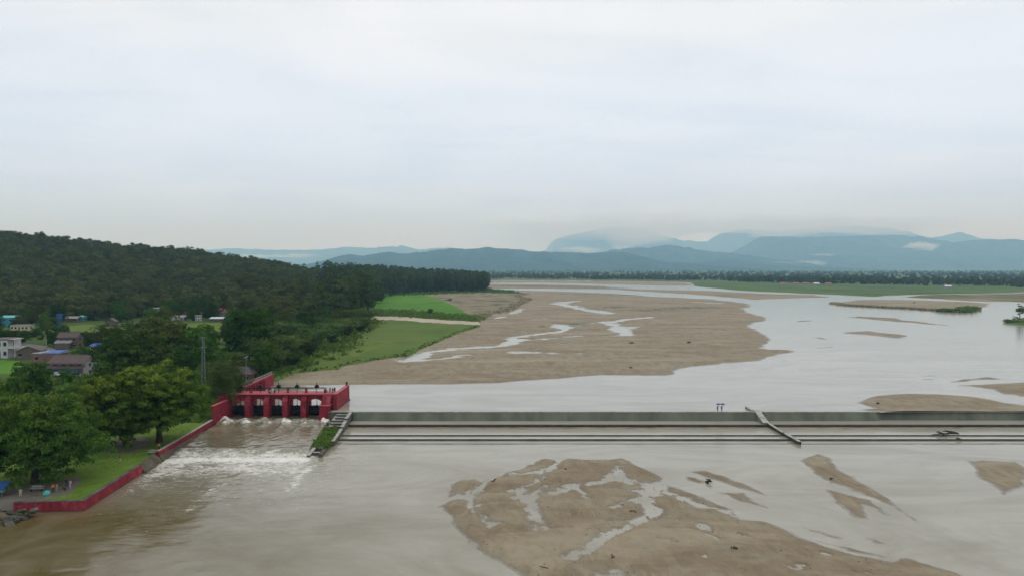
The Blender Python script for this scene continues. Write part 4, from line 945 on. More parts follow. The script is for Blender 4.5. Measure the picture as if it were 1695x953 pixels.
def trunk_mesh(R, H, base, C1, r0, lean=(0, 0), forks=6, name='trunk'):
    m = MB()
    top = Vector((lean[0], lean[1], base + (H - base) * 0.35))
    pts = [Vector((0, 0, -0.4)), Vector((lean[0] * 0.2, lean[1] * 0.2, base * 0.4)), Vector((lean[0] * 0.55, lean[1] * 0.55, base * 0.85)), top]
    m.tube(pts, [r0 * 1.35, r0, r0 * 0.85, r0 * 0.5], 8)
    for c in [C1[i] for i in R.permutation(len(C1))[:forks]]:
        c = Vector(c); st = pts[2].lerp(top, R.uniform(0, 0.7))
        mid = st.lerp(c, 0.5) + Vector((0, 0, -0.06 * H))
        m.tube([st, mid, c], [r0 * 0.45, r0 * 0.28, r0 * 0.08], 5)
    return m.mesh(name, M['bark'])
PROTO = {}
def make_tree(kind, seed, H, rad, base, n, size, leaf, l1, l2, r0, tip=None, lean=(0, 0), forks=6, spread=0.30, sub=0.13, droop=0.0, rnd=0.5):
    R = np.random.default_rng(seed)
    P, N, C1, idx = crown_cloud(R, H, rad, base, n, l1, l2, spread, sub=sub)
    if droop:
        rr = np.hypot(P[:, 0], P[:, 1]) / rad
        k = R.random(n) < 0.75
        P[:, 2] -= k * droop * H * R.random(n) * sstep(0.25, 1.0, rr)
    P[:, 0] += lean[0]; P[:, 1] += lean[1]
    tv = tip_of(P, H, base, R, *tip) if tip else None
    V, Fc, ta = leaf_quads(P, N, size, R, tv, rnd=rnd)
    cm = np_mesh('crown_' + kind, V, Fc, L[leaf])
    if tv is not None: fattr(cm, 'tip', ta)
    tm = trunk_mesh(R, H, base, C1 + np.array([lean[0], lean[1], 0]), r0, lean, forks)
    PROTO.setdefault(kind, []).append((cm, tm, H, rad))
NT = {}
def tree(kind, x, y, z, H, rad, label, group=None, var=None, name='tree', rz=None, leaf=None, cat='tree'):
    lst = PROTO[kind]
    i = NT[kind] = NT.get(kind, -1) + 1
    cm, tm, h0, r0 = lst[(i if var is None else var) % len(lst)]
    e = empty(name, (x, y, z), random.uniform(0, 6.28) if rz is None else rz, label, cat, group)
    e.scale = (rad / r0, rad / r0, H / h0)
    c = obj('crown', cm, e); obj('trunk', tm, e)
    if leaf:
        c.material_slots[0].link = 'OBJECT'; c.material_slots[0].material = L[leaf]
    return e

# near trees, each with a mesh of its own
make_tree('near_a', 1, 15.5, 12.0, 1.6, 52000, 0.50, 'mango', 64, 9, 0.75, tip=(0.5, 0.7), forks=12, spread=0.24, sub=0.085, rnd=0.4)
make_tree('near_b', 2, 15.0, 9.0, 2.4, 34000, 0.50, 'yellow', 42, 8, 0.5, tip=(0.45, 0.9), forks=9, lean=(-1.5, 0.5), spread=0.26, sub=0.095, rnd=0.4)
make_tree('near_c', 3, 17.0, 10.0, 2.6, 44000, 0.50, 'yellow', 50, 8, 0.6, tip=(0.42, 1.0), forks=10, spread=0.25, sub=0.09, rnd=0.4)
make_tree('near_d', 4, 14.0, 5.5, 2.2, 17000, 0.42, 'bamboo', 24, 10, 0.35, forks=8, droop=0.42, spread=0.3, sub=0.12)
for k, (lf, sd) in enumerate([('dark', 11), ('olive', 12), ('bright', 13), ('dark', 14)]):
    make_tree('mid', sd, 14, 7.5, 1.6, 8200, 0.78, lf, 30, 7, 0.45, spread=0.26, sub=0.12, rnd=0.35)
for sd in (21, 22, 23):
    make_tree('bush', sd, 5, 3.2, 0.2, 1500, 0.6, 'bright', 9, 6, 0.15, forks=3, spread=0.32, sub=0.16)
for sd in (31, 32, 33, 34):
    make_tree('forest', sd, 15, 7.0, 1.2, 1500, 1.35, 'forest', 9, 3, 0.35, forks=3, spread=0.22, sub=0.28, rnd=0.14)
for sd in (41, 42, 43):
    make_tree('tall', sd, 27, 6.6, 5, 1800, 1.4, 'tall', 14, 3, 0.4, forks=3, spread=0.22, sub=0.26, rnd=0.14)

def make_bamboo(seed):
    R = np.random.default_rng(seed)
    m = MB(); P, N = [], []
    for k in range(46):
        a = R.uniform(0, 6.28); r = 1.3 * math.sqrt(R.random()); out = R.uniform(1.0, 4.6); hh = R.uniform(8, 13)
        b = a + R.normal(0, 0.4)
        p0 = np.array([r * math.cos(a), r * math.sin(a), -0.3])
        pts = []
        for t in np.linspace(0, 1, 12):
            pts.append(p0 + np.array([math.cos(b) * out * t ** 2.2, math.sin(b) * out * t ** 2.2, hh * (t - 0.28 * t ** 5)]))
        if k < 18: m.tube([pts[0], pts[3], pts[6], pts[9]], [0.07, 0.06, 0.05, 0.03], 4)
        pts = np.array(pts)
        for t in range(110):
            u = R.uniform(0.22, 1.0) * 11; i = min(int(u), 10); q = pts[i] + (pts[i + 1] - pts[i]) * (u - i)
            w = 0.35 + 0.75 * (u / 11)
            P.append(q + R.normal(0, 1, 3) * np.array([w, w, 0.45]) * 0.8); N.append((math.cos(b), math.sin(b), 0.8))
    V, Fc, _ = leaf_quads(np.array(P), np.array(N), 0.62, R, aspect=0.5)
    PROTO.setdefault('bamboo', []).append((np_mesh('crown_bamboo', V, Fc, L['bamboo']), m.mesh('culms', M['bark']), 11, 4.6))
for sd in (51, 52, 53): make_bamboo(sd)
def make_palm(seed, H=11):
    R = np.random.default_rng(seed)
    m = MB(); m.tube([(0, 0, -0.3), (0.15, 0, H * 0.4), (0.5, 0.1, H * 0.8), (0.7, 0.1, H)], [0.24, 0.17, 0.14, 0.12], 7)
    vs, fs = [], []
    for k in range(20):
        a = k * 2.4; up = R.uniform(-0.3, 1.0); Lf = R.uniform(3.0, 4.0)
        dirv = np.array([math.cos(a), math.sin(a), 0]); sid = np.array([-math.sin(a), math.cos(a), 0])
        q = [np.array([0.7, 0.1, H]) + dirv * Lf * t * (1 - 0.25 * t) + np.array([0, 0, Lf * (up * t - 0.9 * t * t)]) for t in np.linspace(0, 1, 7)]
        for i in range(6):
            for sgn in (-1, 1):
                w = 0.75 * (1 - abs(i - 2) / 6)
                k0 = len(vs)
                vs += [q[i], q[i + 1], q[i + 1] + sid * sgn * w * 0.8 + np.array([0, 0, -0.35]), q[i] + sid * sgn * w + np.array([0, 0, -0.35])]
                fs.append((k0, k0 + 1, k0 + 2, k0 + 3))
    PROTO.setdefault('palm', []).append((np_mesh('crown_palm', np.array(vs), np.array(fs), L['palm']), m.mesh('trunk', M['bark']), H, 3.5))
make_palm(61); make_palm(62)

# ------------------------------------------------------------------ vegetation: placing
def at_row(kind, px, top_row, Yd, wpx, label, group=None, **kw):
    x = XP(px, Yd); z = zg(x, Yd)
    zt = Q(px, top_row, Yd)[2]
    return tree(kind, x, Yd, z, max(zt - z, 2.0), wpx / 2 * Yd / F, label, group, **kw)
at_row('near_a', 52, 655, 127, 205, 'broad dark green tree spreading over the lawn corner in the foreground', rz=0.4)
tree('near_b', XP(205, 153), 153, 1.7, 15.5, 8.6, 'leaning yellow-tipped tree on the dirt patch nearer the broad tree', rz=0.3)
tree('near_c', XP(260, 157), 157, 1.7, 17.6, 10.8, 'tall yellow-tipped tree closest to the red river wall', rz=1.2)
at_row('near_d', 372, 598, 191.5, 66, 'drooping grey-green tree over the left end of the sluice', rz=0.5)
at_row('mid', 50, 598, 186, 78, 'round dark tree with pale specks in front of the brown-roofed house', var=0)
at_row('mid', 213, 545, 214, 112, 'wide dark green tree left of the olive tree', var=3)
at_row('mid', 258, 523, 262, 96, 'tall olive-brown tree below the yellow-green house', var=1)
at_row('mid', 410, 508, 262, 96, 'large dark tree behind the lattice pole', var=0)
at_row('mid', 12, 638, 150, 60, 'light green tree at the left frame edge behind the broad tree', var=2)
at_row('mid', 170, 600, 205, 38, 'yellow-green tree beside the blue lean-to roof', var=2, leaf='bright')
at_row('mid', 150, 622, 178, 56, 'bushy green tree at the left of the yellow-tipped trees', var=1, leaf='bright')
at_row('mid', 135, 574, 268, 46, 'dark tree right behind the brown-roofed house', var=3)
at_row('mid', 87, 548, 318, 26, 'small round dark tree beside the stacked-roof house', var=0)
at_row('mid', 143, 548, 345, 44, 'olive tree right of the stacked-roof house', var=1)
at_row('mid', 120, 640, 190, 44, 'low green tree on the slope above the lane', var=2)
at_row('mid', 345, 560, 225, 60, 'leafy green tree just behind the lattice pole foot', var=2)
at_row('mid', 320, 545, 262, 62, 'bright green tree in front of the far rice field', var=2, leaf='bright')
at_row('mid', 300, 575, 230, 46, 'dim green tree between the olive tree and the lattice pole', var=3)
at_row('mid', 180, 553, 300, 30, 'green tree in front of the small white tower house', var=0)
at_row('mid', 300, 610, 205, 50, 'shaded tree behind the yellow-tipped trees', var=0)
at_row('mid', 20, 545, 330, 44, 'green tree behind the white two-storey house', var=0)
at_row('mid', 440, 575, 232, 40, 'yellowish young tree beside the wing wall', var=2, leaf='bright')
BAM = 'clumps of bamboo between the houses and the meadow'
for px, tr, Yd, w in [(436, 548, 245, 56), (470, 545, 268, 62), (500, 548, 290, 58), (455, 570, 250, 50), (520, 535, 315, 60), (548, 528, 345, 58), (572, 520, 380, 56), (596, 520, 405, 46), (490, 527, 330, 60), (530, 516, 380, 56), (558, 508, 430, 52), (584, 506, 460, 50), (470, 520, 340, 52), (447, 525, 320, 50), (512, 558, 292, 36), (485, 572, 262, 40), (604, 512, 440, 36), (390, 575, 236, 40), (420, 590, 232, 34), (350, 590, 218, 36)]:
    at_row('bamboo', px, tr, Yd, w, 'arching bamboo clump among the bamboo bordering the meadow', BAM, name='bamboo', cat='bamboo')
at_row('palm', 76, 528, 330, 44, 'coconut palm standing beside the village road', name='palm_tree', cat='palm', var=0)
at_row('palm', 154, 541, 385, 26, 'thin palm at the near edge of the rice field', name='palm_tree', cat='palm', var=1)
at_row('palm', 168, 538, 400, 24, 'thin palm right of its twin by the rice field', name='palm_tree', cat='palm', var=0)
at_row('bush', 712, 509, 560, 10, 'lone dark bush beside the sandy path', name='bush', cat='bush', leaf='dark')
at_row('bush', 743, 499, 790, 12, 'lone dark bush at the right side of the bright rice field', name='bush', cat='bush', leaf='dark')
x, y, z = G(1688, 528, ZU + 1.3)
make_tree('islet', 71, 10.5, 2.7, 3.4, 1500, 0.7, 'dark', 7, 5, 0.3, forks=5, spread=0.34, sub=0.22, rnd=0.35)
tree('islet', x, y, ZU + 1.2, 10.5, 2.8, 'lone dark tree on the grassy islet at the right edge', None)
tree('bush', x - 4, y - 1, ZU + 1.2, 2.2, 2.2, 'low bush at the foot of the lone islet tree', None, name='bush', cat='bush', leaf='dark')

# belts of village trees
R = np.random.default_rng(77)
clear = [PL([(78, 549), (100, 540), (150, 534), (214, 540), (218, 560), (165, 566), (110, 556)], 5), PL([(285, 552), (298, 534), (372, 529), (380, 549), (340, 556)], 5), PL([(-60, 590), (60, 590), (60, 622), (-60, 622)], 5), PL([(15, 562), (125, 570), (125, 598), (15, 580)], 5)]
HOUSES = []
def free(x, y, m=3.0):
    a, b = np.array([x]), np.array([y])
    if any(polysd(a, b, c_)[0] > -m for c_ in clear): return False
    for hx, hy, hr in HOUSES:
        if (x - hx) ** 2 + (y - hy) ** 2 < hr * hr: return False
        # keep the sight line to each house open
        if y < hy and abs(x / y - hx / hy) * y < 0.7 * hr and hy - y < 55: return False
    return True

# ------------------------------------------------------------------ houses
def house(label, px, row, w, d, h, wall, roof, kind='gable', rh=1.6, rz=0.0, storeys=1, win=3, over=0.5, name='house', z=None, extra=None, wrow=None):
    """px,row = middle of the front wall's foot in the photograph"""
    zz = 5.0
    x, y, _ = G(px, row, zz)
    zz = zg(x, y) if z is None else z
    HOUSES.append((x, y + d / 2, max(w, d) * 0.75))
    r = empty(name, (x, y + d / 2, zz), rz, label, 'house')
    hw, hd = w / 2, d / 2
    MB().box(-hw, hw, -hd, hd, -0.8, h).build('wall', M[wall], r, bevel=0.02)
    if kind == 'gable':          # ridge along x
        rf = MB()
        t = 0.12
        for s in (-1, 1):
            rf.hexa([(-hw - over, s * (hd + over), h - 0.25), (hw + over, s * (hd + over), h - 0.25), (hw + over, 0, h + rh), (-hw - over, 0, h + rh)],
                    [(-hw - over, s * (hd + over), h - 0.25 + t), (hw + over, s * (hd + over), h - 0.25 + t), (hw + over, 0, h + rh + t), (-hw - over, 0, h + rh + t)])
        R_ = rf.build('roof', M[roof], r)
        MB().box(-hw - over, hw + over, -0.14, 0.14, h + rh + t * 0.9, h + rh + t + 0.1).build('ridge_cap', M['roof_dark'], R_)
        for s in (-1, 1):
            MB().prism([(-hd, h + 0.002), (hd, h + 0.002), (0, h + rh - 0.15)], 'x', s * hw - 0.1 * (s > 0) - 0.002, s * hw + 0.1 * (s < 0) + 0.002).build('gable', M[wall], r)
    elif kind == 'gable_y':      # gable end towards the river
        rf = MB(); t = 0.12
        for s in (-1, 1):
            rf.hexa([(s * (hw + over), -hd - over, h - 0.25), (0, -hd - over, h + rh), (0, hd + over, h + rh), (s * (hw + over), hd + over, h - 0.25)],
                    [(s * (hw + over), -hd - over, h - 0.25 + t), (0, -hd - over, h + rh + t), (0, hd + over, h + rh + t), (s * (hw + over), hd + over, h - 0.25 + t)])
        rf.build('roof', M[roof], r)
        for s in (-1, 1):
            MB().prism([(-hw, h + 0.002), (hw, h + 0.002), (0, h + rh - 0.15)], 'y', s * hd - 0.1 * (s > 0) - 0.002, s * hd + 0.1 * (s < 0) + 0.002).build('gable', M[wall], r)
    elif kind == 'hip':
        o_ = over
        MB().hexa([(-hw - o_, -hd - o_, h), (hw + o_, -hd - o_, h), (hw + o_, hd + o_, h), (-hw - o_, hd + o_, h)], [(-hw * 0.45, -0.15, h + rh), (hw * 0.45, -0.15, h + rh), (hw * 0.45, 0.15, h + rh), (-hw * 0.45, 0.15, h + rh)]).build('roof', M[roof], r)
    elif kind == 'shed':
        MB().hexa([(-hw - over, -hd - over, h + 0.02), (hw + over, -hd - over, h + 0.02), (hw + over, hd + over, h + rh), (-hw - over, hd + over, h + rh)],
                  [(-hw - over, -hd - over, h + 0.14), (hw + over, -hd - over, h + 0.14), (hw + over, hd + over, h + rh + 0.12), (-hw - over, hd + over, h + rh + 0.12)]).build('roof', M[roof], r)
    else:                        # flat slab
        MB().box(-hw - over * 0.5, hw + over * 0.5, -hd - over * 0.5, hd + over * 0.5, h + 0.002, h + 0.3).build('roof', M[roof], r, bevel=0.03)
    sh = h / storeys
    wm, fm = None, None
    for st in range(storeys):
        for k in range(win):
            xx = -hw + w * (k + 0.5) / win
            z0 = st * sh + sh * 0.32
            if st == 0 and k == win // 2:
                dr = MB().box(xx - 0.5, xx + 0.5, -hd - 0.06, -hd + 0.05, 0.05, sh * 0.75).build('door', M['planks'], r)
                MB().box(xx + 0.3, xx + 0.36, -hd - 0.1, -hd - 0.06, 1.0, 1.12).build('handle', M['black'], dr)
                continue
            wo = MB().box(xx - 0.55, xx + 0.55, -hd - 0.03, -hd + 0.05, z0, z0 + sh * 0.42).build('window', M['darkpane'], r)
            MB().box(xx - 0.65, xx + 0.65, -hd - 0.09, -hd - 0.031, z0 - 0.12, z0 - 0.002).box(xx - 0.65, xx + 0.65, -hd - 0.08, -hd - 0.031, z0 + sh * 0.42 + 0.002, z0 + sh * 0.42 + 0.1).build('window_frame', M['white'], wo)
        for s in (-1, 1):
            yy = 0.0
            wo = MB().box(s * hw - 0.05, s * hw + 0.05, yy - 0.5, yy + 0.5, st * sh + sh * 0.32, st * sh + sh * 0.74).build('window', M['darkpane'], r)
    if extra: extra(r, hw, hd, h)
    return r
def ex_balcony(r, hw, hd, h):
    for z0 in (h * 0.52,):
        b = MB().box(hw - 0.02, hw + 2.6, -hd, hd * 0.5, z0, z0 + 0.22).build('balcony', M['white'], r)
        for yy in (-hd + 0.2, 0.0):
            MB().box(hw + 2.3, hw + 2.55, yy, yy + 0.25, -0.5, h).build('column', M['white'], b)
        MB().box(hw + 0.05, hw + 2.6, -hd, hd * 0.5, h + 0.002, h + 0.2).build('canopy', M['concgrey'], b)
        MB().box(hw + 0.05, hw + 2.55, -hd + 0.02, -hd + 0.1, z0 + 0.23, z0 + 1.0).build('parapet', M['white'], b)
def ex_bigbrown(r, hw, hd, h):
    MB().hexa([(-hw - 0.9, -hd - 1.9, h * 0.64), (hw + 0.9, -hd - 1.9, h * 0.64), (hw + 0.9, -hd - 0.05, h * 0.64 + 0.75), (-hw - 0.9, -hd - 0.05, h * 0.64 + 0.75)], [(-hw - 0.9, -hd - 1.9, h * 0.64 + .1), (hw + 0.9, -hd - 1.9, h * 0.64 + .1), (hw + 0.9, -hd - 0.05, h * 0.64 + 0.87), (-hw - 0.9, -hd - 0.05, h * 0.64 + 0.87)]).build('lower_roof', M['roof_brown'], r)
    MB().box(-hw, hw, -hd - 1.5, -hd - 1.42, h * 0.36, h * 0.50).build('balcony_rail', M['bluewall'], r)
    MB().box(-hw, hw, -hd - 1.5, -hd - 0.02, h * 0.33, h * 0.355).build('balcony', M['planks'], r)
    for k in range(5):
        xx = -hw + 0.15 + k * (2 * hw - 0.3) / 4
        MB().box(xx - 0.1, xx + 0.1, -hd - 1.48, -hd - 1.3, -0.6, h * 0.33).build('post', M['white'], r)
    MB().hexa([(-hw, -hd - 2.6, 0.9), (-hw + 4.4, -hd - 2.6, 0.9), (-hw + 4.4, -hd - 1.6, 1.9), (-hw, -hd - 1.6, 1.9)], [(-hw, -hd - 2.6, 1.0), (-hw + 4.4, -hd - 2.6, 1.0), (-hw + 4.4, -hd - 1.6, 2.0), (-hw, -hd - 1.6, 2.0)]).build('awning', M['white'], r)
def ex_tarp(r, hw, hd, h):
    MB().hexa([(-hw * 0.3, -hd - 0.3, h + 0.31), (hw + 0.3, -hd - 0.3, h + 0.31), (hw * 0.9, hd, h + 0.36), (-hw * 0.2, hd, h + 0.36)], [(-hw * 0.3, -hd - 0.3, h + 0.36), (hw + 0.3, -hd - 0.3, h + 0.40), (hw * 0.9, hd, h + 0.75), (-hw * 0.2, hd, h + 0.62)]).build('tarp', M['roof_blue'], r)
def ex_stack(r, hw, hd, h):
    MB().hexa([(-hw - 0.6, -hd - 2.4, h * 0.5), (hw * 0.6, -hd - 2.4, h * 0.5), (hw * 0.6, -hd - 0.03, h * 0.5 + 1.1), (-hw - 0.6, -hd - 0.03, h * 0.5 + 1.1)], [(-hw - 0.6, -hd - 2.4, h * 0.5 + .12), (hw * 0.6, -hd - 2.4, h * 0.5 + .12), (hw * 0.6, -hd - 0.03, h * 0.5 + 1.22), (-hw - 0.6, -hd - 0.03, h * 0.5 + 1.22)]).build('porch_roof', M['roof_grey'], r)
    MB().box(-hw - 0.3, hw * 0.4, -hd - 2.1, -hd - 0.04, -0.8, h * 0.49).build('porch', M['planks'], r)
house('white two-storey house with brown roof and side balcony at the left edge', -2, 593, 6.5, 8, 7.2, 'white', 'roof_brown', 'flat', 1.2, 0.05, 2, 3, extra=ex_balcony)
house('grey-brown gabled house beside the white two-storey house', 42, 594, 8.0, 7, 3.2, 'planks', 'roof_brown', 'gable_y', 1.7, 0.3)
house('red brick house with a blue tarp on its flat roof', 75, 601, 9.6, 7, 3.4, 'brick', 'roof_grey', 'flat', 0, 0.0, extra=ex_tarp)
house('two-storey brown-roofed house with blue balcony and white awning', 112, 623, 10.6, 7, 4.7, 'concgrey', 'roof_brown', 'gable', 2.1, -0.03, 2, 4, over=0.9, extra=ex_bigbrown)
house('blue-roofed lean-to beside the brown-roofed house', 151, 619, 4.2, 5, 2.4, 'concgrey', 'roof_blue', 'shed', 1.4, -0.35)
house('stacked-roof brown timber house at the road end', 110, 577, 7.8, 6, 5.0, 'planks', 'roof_brown', 'gable', 1.9, 0.15, 2, 3, extra=ex_stack)
house('small white tower house beside the rice field', 183, 569, 3.4, 3.2, 4.2, 'white', 'roof_grey', 'flat', 0, 0.1, 2, 2)
house('small shed with a bright blue roof behind the olive tree', 158, 580, 4.4, 3.5, 2.0, 'concgrey', 'roof_blue', 'shed', 0.7, 0.1)
house('bright teal house at the left edge below the forest', 8, 540, 9.5, 7, 5.2, 'teal', 'roof_teal', 'shed', 1.0, 0.0, 2, 3)
house('long cream house in front of the teal house', 32, 547, 10.5, 5, 2.8, 'cream', 'roof_grey', 'flat', 0, -0.04, 1, 5)
house('low grey-roofed house beside the blue tower', 114, 533, 10.5, 6, 2.6, 'planks', 'roof_grey', 'gable', 1.0, 0.0)
house('small teal-roofed hut right of the grey-roofed house', 133, 531, 4.0, 4, 2.6, 'teal', 'roof_teal', 'hip', 1.0, 0.0, 1, 2)
house('brown hut with a steep roof at the rice field corner', 181, 539, 5.6, 5, 2.6, 'planks', 'roof_brown', 'gable_y', 1.9, 0.2, 1, 2)
house('dark blue shed with pale roof under the forest', 63, 533, 7.5, 5, 2.4, 'bluewall', 'roof_grey', 'shed', 0.8, 0.1)
house('yellow-green house with flat white roof above the olive tree', 266, 523, 10.5, 8, 5.6, 'yellow', 'roof_white', 'flat', 0, 0.0, 2, 3, over=0.8)
house('low yellow annex left of the flat white-roofed house', 243, 524, 6.0, 6, 3.0, 'yellow', 'concgrey', 'flat', 0, 0.0, 1, 2)
house('long shed with pale grey metal roof', 291, 531, 10.5, 6, 2.4, 'concgrey', 'roof_grey', 'shed', 0.9, 0.05, 1, 3)
house('small white concrete hut behind the far rice field', 327, 531, 3.2, 3.2, 3.6, 'white', 'concgrey', 'flat', 0, 0, 2, 2)
house('white-roofed open shed at the end of the far rice field', 358, 533, 8.5, 5, 2.2, 'planks', 'roof_white', 'shed', 0.8, 0.1, 1, 3)
house('red tiled house half hidden under the forest edge', 357, 520, 7.5, 6, 3.0, 'pinkred', 'roof_red', 'gable', 1.5, 0.25, 1, 2)
house('second red tiled house with a steep gable under the forest', 372, 523, 5.5, 6, 3.0, 'concgrey', 'roof_red', 'gable_y', 1.8, -0.3, 1, 2)
house('dark-walled hut with brown roof left of the white hut', 304, 527, 5.5, 5, 2.8, 'pinkred', 'roof_dark', 'gable_y', 1.6, 0.2, 1, 2)
house('blue-roofed hut among the bamboo', 496, 533, 6.4, 5, 3.2, 'white', 'roof_blue', 'shed', 0.8, 0.0, 1, 2)
house('dark brown-roofed cottage just behind the wing wall', 396, 627, 8.4, 7, 2.6, 'brick', 'roof_dark', 'hip', 1.9, -0.12, 1, 3, over=0.7)
for px_, row_, rf_, lb_ in ((1296, 470.4, 'roof_red', 'far red-roofed house at the left of the row before the tree belt'), (1318, 470.8, 'roof_red', 'second far red-roofed house before the tree belt'), (1334, 470.6, 'roof_red', 'far orange-red roofed house in the middle of the row'), (1352, 471.2, 'roof_white', 'far house with a pale roof before the tree belt'), (1372, 471.0, 'roof_red', 'far red-roofed house at the right of the row before the tree belt'), (1570, 476.0, 'roof_white', 'lone white-roofed far house in front of the right tree belt')):
    house(lb_, px_, row_, 13, 8, 3.0, 'concgrey', rf_, 'gable', 2.4, 0.1, 1, 3, z=4.3)
tw = empty('water_tower', (XP(97, 425), 425, zg(XP(97, 425), 425)), 0, 'narrow blue water tower under the forest edge', 'tower')
for sx in (-1, 1):
    for sy in (-1, 1):
        MB().box(sx * 1.0 - 0.12, sx * 1.0 + 0.12, sy * 1.0 - 0.12, sy * 1.0 + 0.12, -0.5, 5.0).build('leg', M['bluewall'], tw)
MB().box(-1.15, 1.15, -1.15, 1.15, 5.0, 8.0).build('tank', M['bluewall'], tw, bevel=0.05)
MB().box(-1.3, 1.3, -1.3, 1.3, 8.002, 8.2).build('lid', M['bluewall'], tw)
MB().box(-0.9, 0.9, -1.02, -0.98, 1.0, 4.5).build('panel', M['bluewall'], tw)
fx, fy, fz = G(112, 671, 3.9)
rw = empty('roadside_wall', (fx, fy, zg(fx, fy)), 0.12, 'low white roadside wall with reddish coping on the slope above the lawn', 'wall')
for k in range(4):
    p = MB().box(-4.2 + k * 2.1 + 0.01, -2.1 + k * 2.1 - 0.01, -0.15, 0.15, -0.5, 0.85).build('panel', M['white'], rw, bevel=0.02)
    MB().box(-4.2 + k * 2.1 + 0.01, -2.1 + k * 2.1 - 0.01, -0.22, 0.22, 0.853, 1.05).build('coping', M['pinkred'], p)

# ------------------------------------------------------------------ belts of trees and the hill forest
n_belt = 0
BELT = {0: ('dark leafy village tree under the forest hill', 'dark village trees'), 1: ('olive village tree among the far houses', 'olive village trees'), 2: ('light green village tree among the far houses', 'light green village trees'), 3: ('dark leafy village tree under the forest hill', 'dark village trees')}
for k in range(900):
    if n_belt >= 105: break
    px = R.uniform(-40, 600) if k % 3 else R.uniform(-30, 380); Yd = R.uniform(300, 560)
    if Yd > np.interp(px, HF_PX, HF_Y) + 10: continue
    if px > 380 and Yd < 330: continue
    x = XP(px, Yd)
    if not free(x, Yd) or polysd(np.array([x]), np.array([Yd]), PL(ZONES[2][2][0], 4.1))[0] > -6 or polysd(np.array([x]), np.array([Yd]), LAND)[0] < 20: continue
    v_ = int(R.integers(0, 4))
    H = R.uniform(5, 11) if Yd < 430 and px < 400 else R.uniform(8, 14)
    if px < 400 and Yd < 430 and R.random() < 0.45: H *= 0.5
    lb, gp = BELT[v_]
    hn = min((o for o in bpy.data.objects if o.get('category') == 'house'), key=lambda o: (o.location.x - x) ** 2 + ((o.location.y - Yd) * 0.7) ** 2)
    ddx, ddy = x - hn.location.x, Yd - hn.location.y
    rel = ('left of' if ddx < 0 else 'right of') if abs(ddx) > abs(ddy) * 0.8 else ('behind' if ddy > 0 else 'in front of')
    words_ = hn['label'].split()
    short = ' '.join(words_[:next((i for i, q in enumerate(words_) if q in ('with', 'beside', 'at', 'behind', 'below', 'in', 'right', 'left', 'under', 'above', 'half', 'among', 'just')), len(words_))])
    lb = ('%s %s tree %s the %s' % ('tall' if H > 8 else 'low', ('dark', 'olive', 'light green', 'dark')[v_], rel, short))
    tree('mid', x, Yd, zg(x, Yd), H, H * R.uniform(0.38, 0.55), lb, gp, var=v_)
    n_belt += 1

n_b = 0
for k in range(600):
    if n_b >= 46: break
    px = R.uniform(-15, 215); Yd = R.uniform(215, 440); x = XP(px, Yd)
    if any((x - hx) ** 2 + (Yd - hy) ** 2 < (hr * 0.8) ** 2 for hx, hy, hr in HOUSES) or any(polysd(np.array([x]), np.array([Yd]), c_)[0] > -1 for c_ in clear): continue
    if any(0 < hy - Yd < 14 and abs(x / Yd - hx / hy) * Yd < 0.5 * hr for hx, hy, hr in HOUSES): continue
    hn = min((o for o in bpy.data.objects if o.get('category') == 'house'), key=lambda o: (o.location.x - x) ** 2 + (o.location.y - Yd) ** 2)
    words_ = hn['label'].split()
    short = ' '.join(words_[:next((i for i, q in enumerate(words_) if q in ('with', 'beside', 'at', 'behind', 'below', 'in', 'right', 'left', 'under', 'above', 'half', 'among', 'just')), len(words_))])
    ddx, ddy = x - hn.location.x, Yd - hn.location.y
    rel = ('left of' if ddx < 0 else 'right of') if abs(ddx) > abs(ddy) * 0.8 else ('behind' if ddy > 0 else 'in front of')
    H = R.uniform(1.8, 4.2); dk = R.random() < 0.5
    tree('bush', x, Yd, zg(x, Yd), H, H * R.uniform(0.6, 0.95), '%s bush %s the %s' % ('dark green' if dk else 'light green', rel, short), 'village bushes', name='bush', cat='bush', leaf='dark' if dk else 'bright')
    n_b += 1
pts = []
gx = np.arange(-1150, 60, 11.0); gy = np.arange(430, 1420, 11.0)
GX, GY = np.meshgrid(gx, gy)
GX = GX + R.uniform(-4.6, 4.6, GX.shape); GY = GY + R.uniform(-4.6, 4.6, GY.shape)
pxg = CX + F * GX / GY
yf = np.interp(pxg, HF_PX, HF_Y); yc = np.interp(pxg, HPX, HC_Y)
ok = (pxg > -150) & (pxg < 806) & (GY > yf) & (GY < yc + 70)
# trees on the slope hide those behind them on flat parts: thin out the far flat stand
ok &= (R.random(GX.shape) < 0.93)
fx_, fy_ = GX[ok], GY[ok]
okh = np.array([not any((a - hx) ** 2 + (b - hy) ** 2 < hr * hr or (b < hy and hy - b < 90 and abs(a / b - hx / hy) * b < 0.85 * hr) for hx, hy, hr in HOUSES) for a, b in zip(fx_, fy_)])
fx_, fy_ = fx_[okh], fy_[okh]
fz_, fs_ = land_h(fx_[:, None], fy_[:, None]); fz_, fs_ = fz_[:, 0], fs_[:, 0]
gd = fs_ > 6
fx_, fy_, fz_ = fx_[gd], fy_[gd], fz_[gd]
fp = CX + F * fx_ / fy_
tallk = sstep(520, 640, fp + R.normal(0, 25, len(fp)))
fh = np.where(R.random(len(fp)) < tallk, R.uniform(25, 31, len(fp)), R.uniform(10, 19, len(fp)))
istall = fh > 20
order = np.argsort(fy_ - yf[ok][okh][gd] + fy_ * 0.12 + (fp < -25) * 1e4)
near_ids = set()
cnt = {False: 0, True: 0}
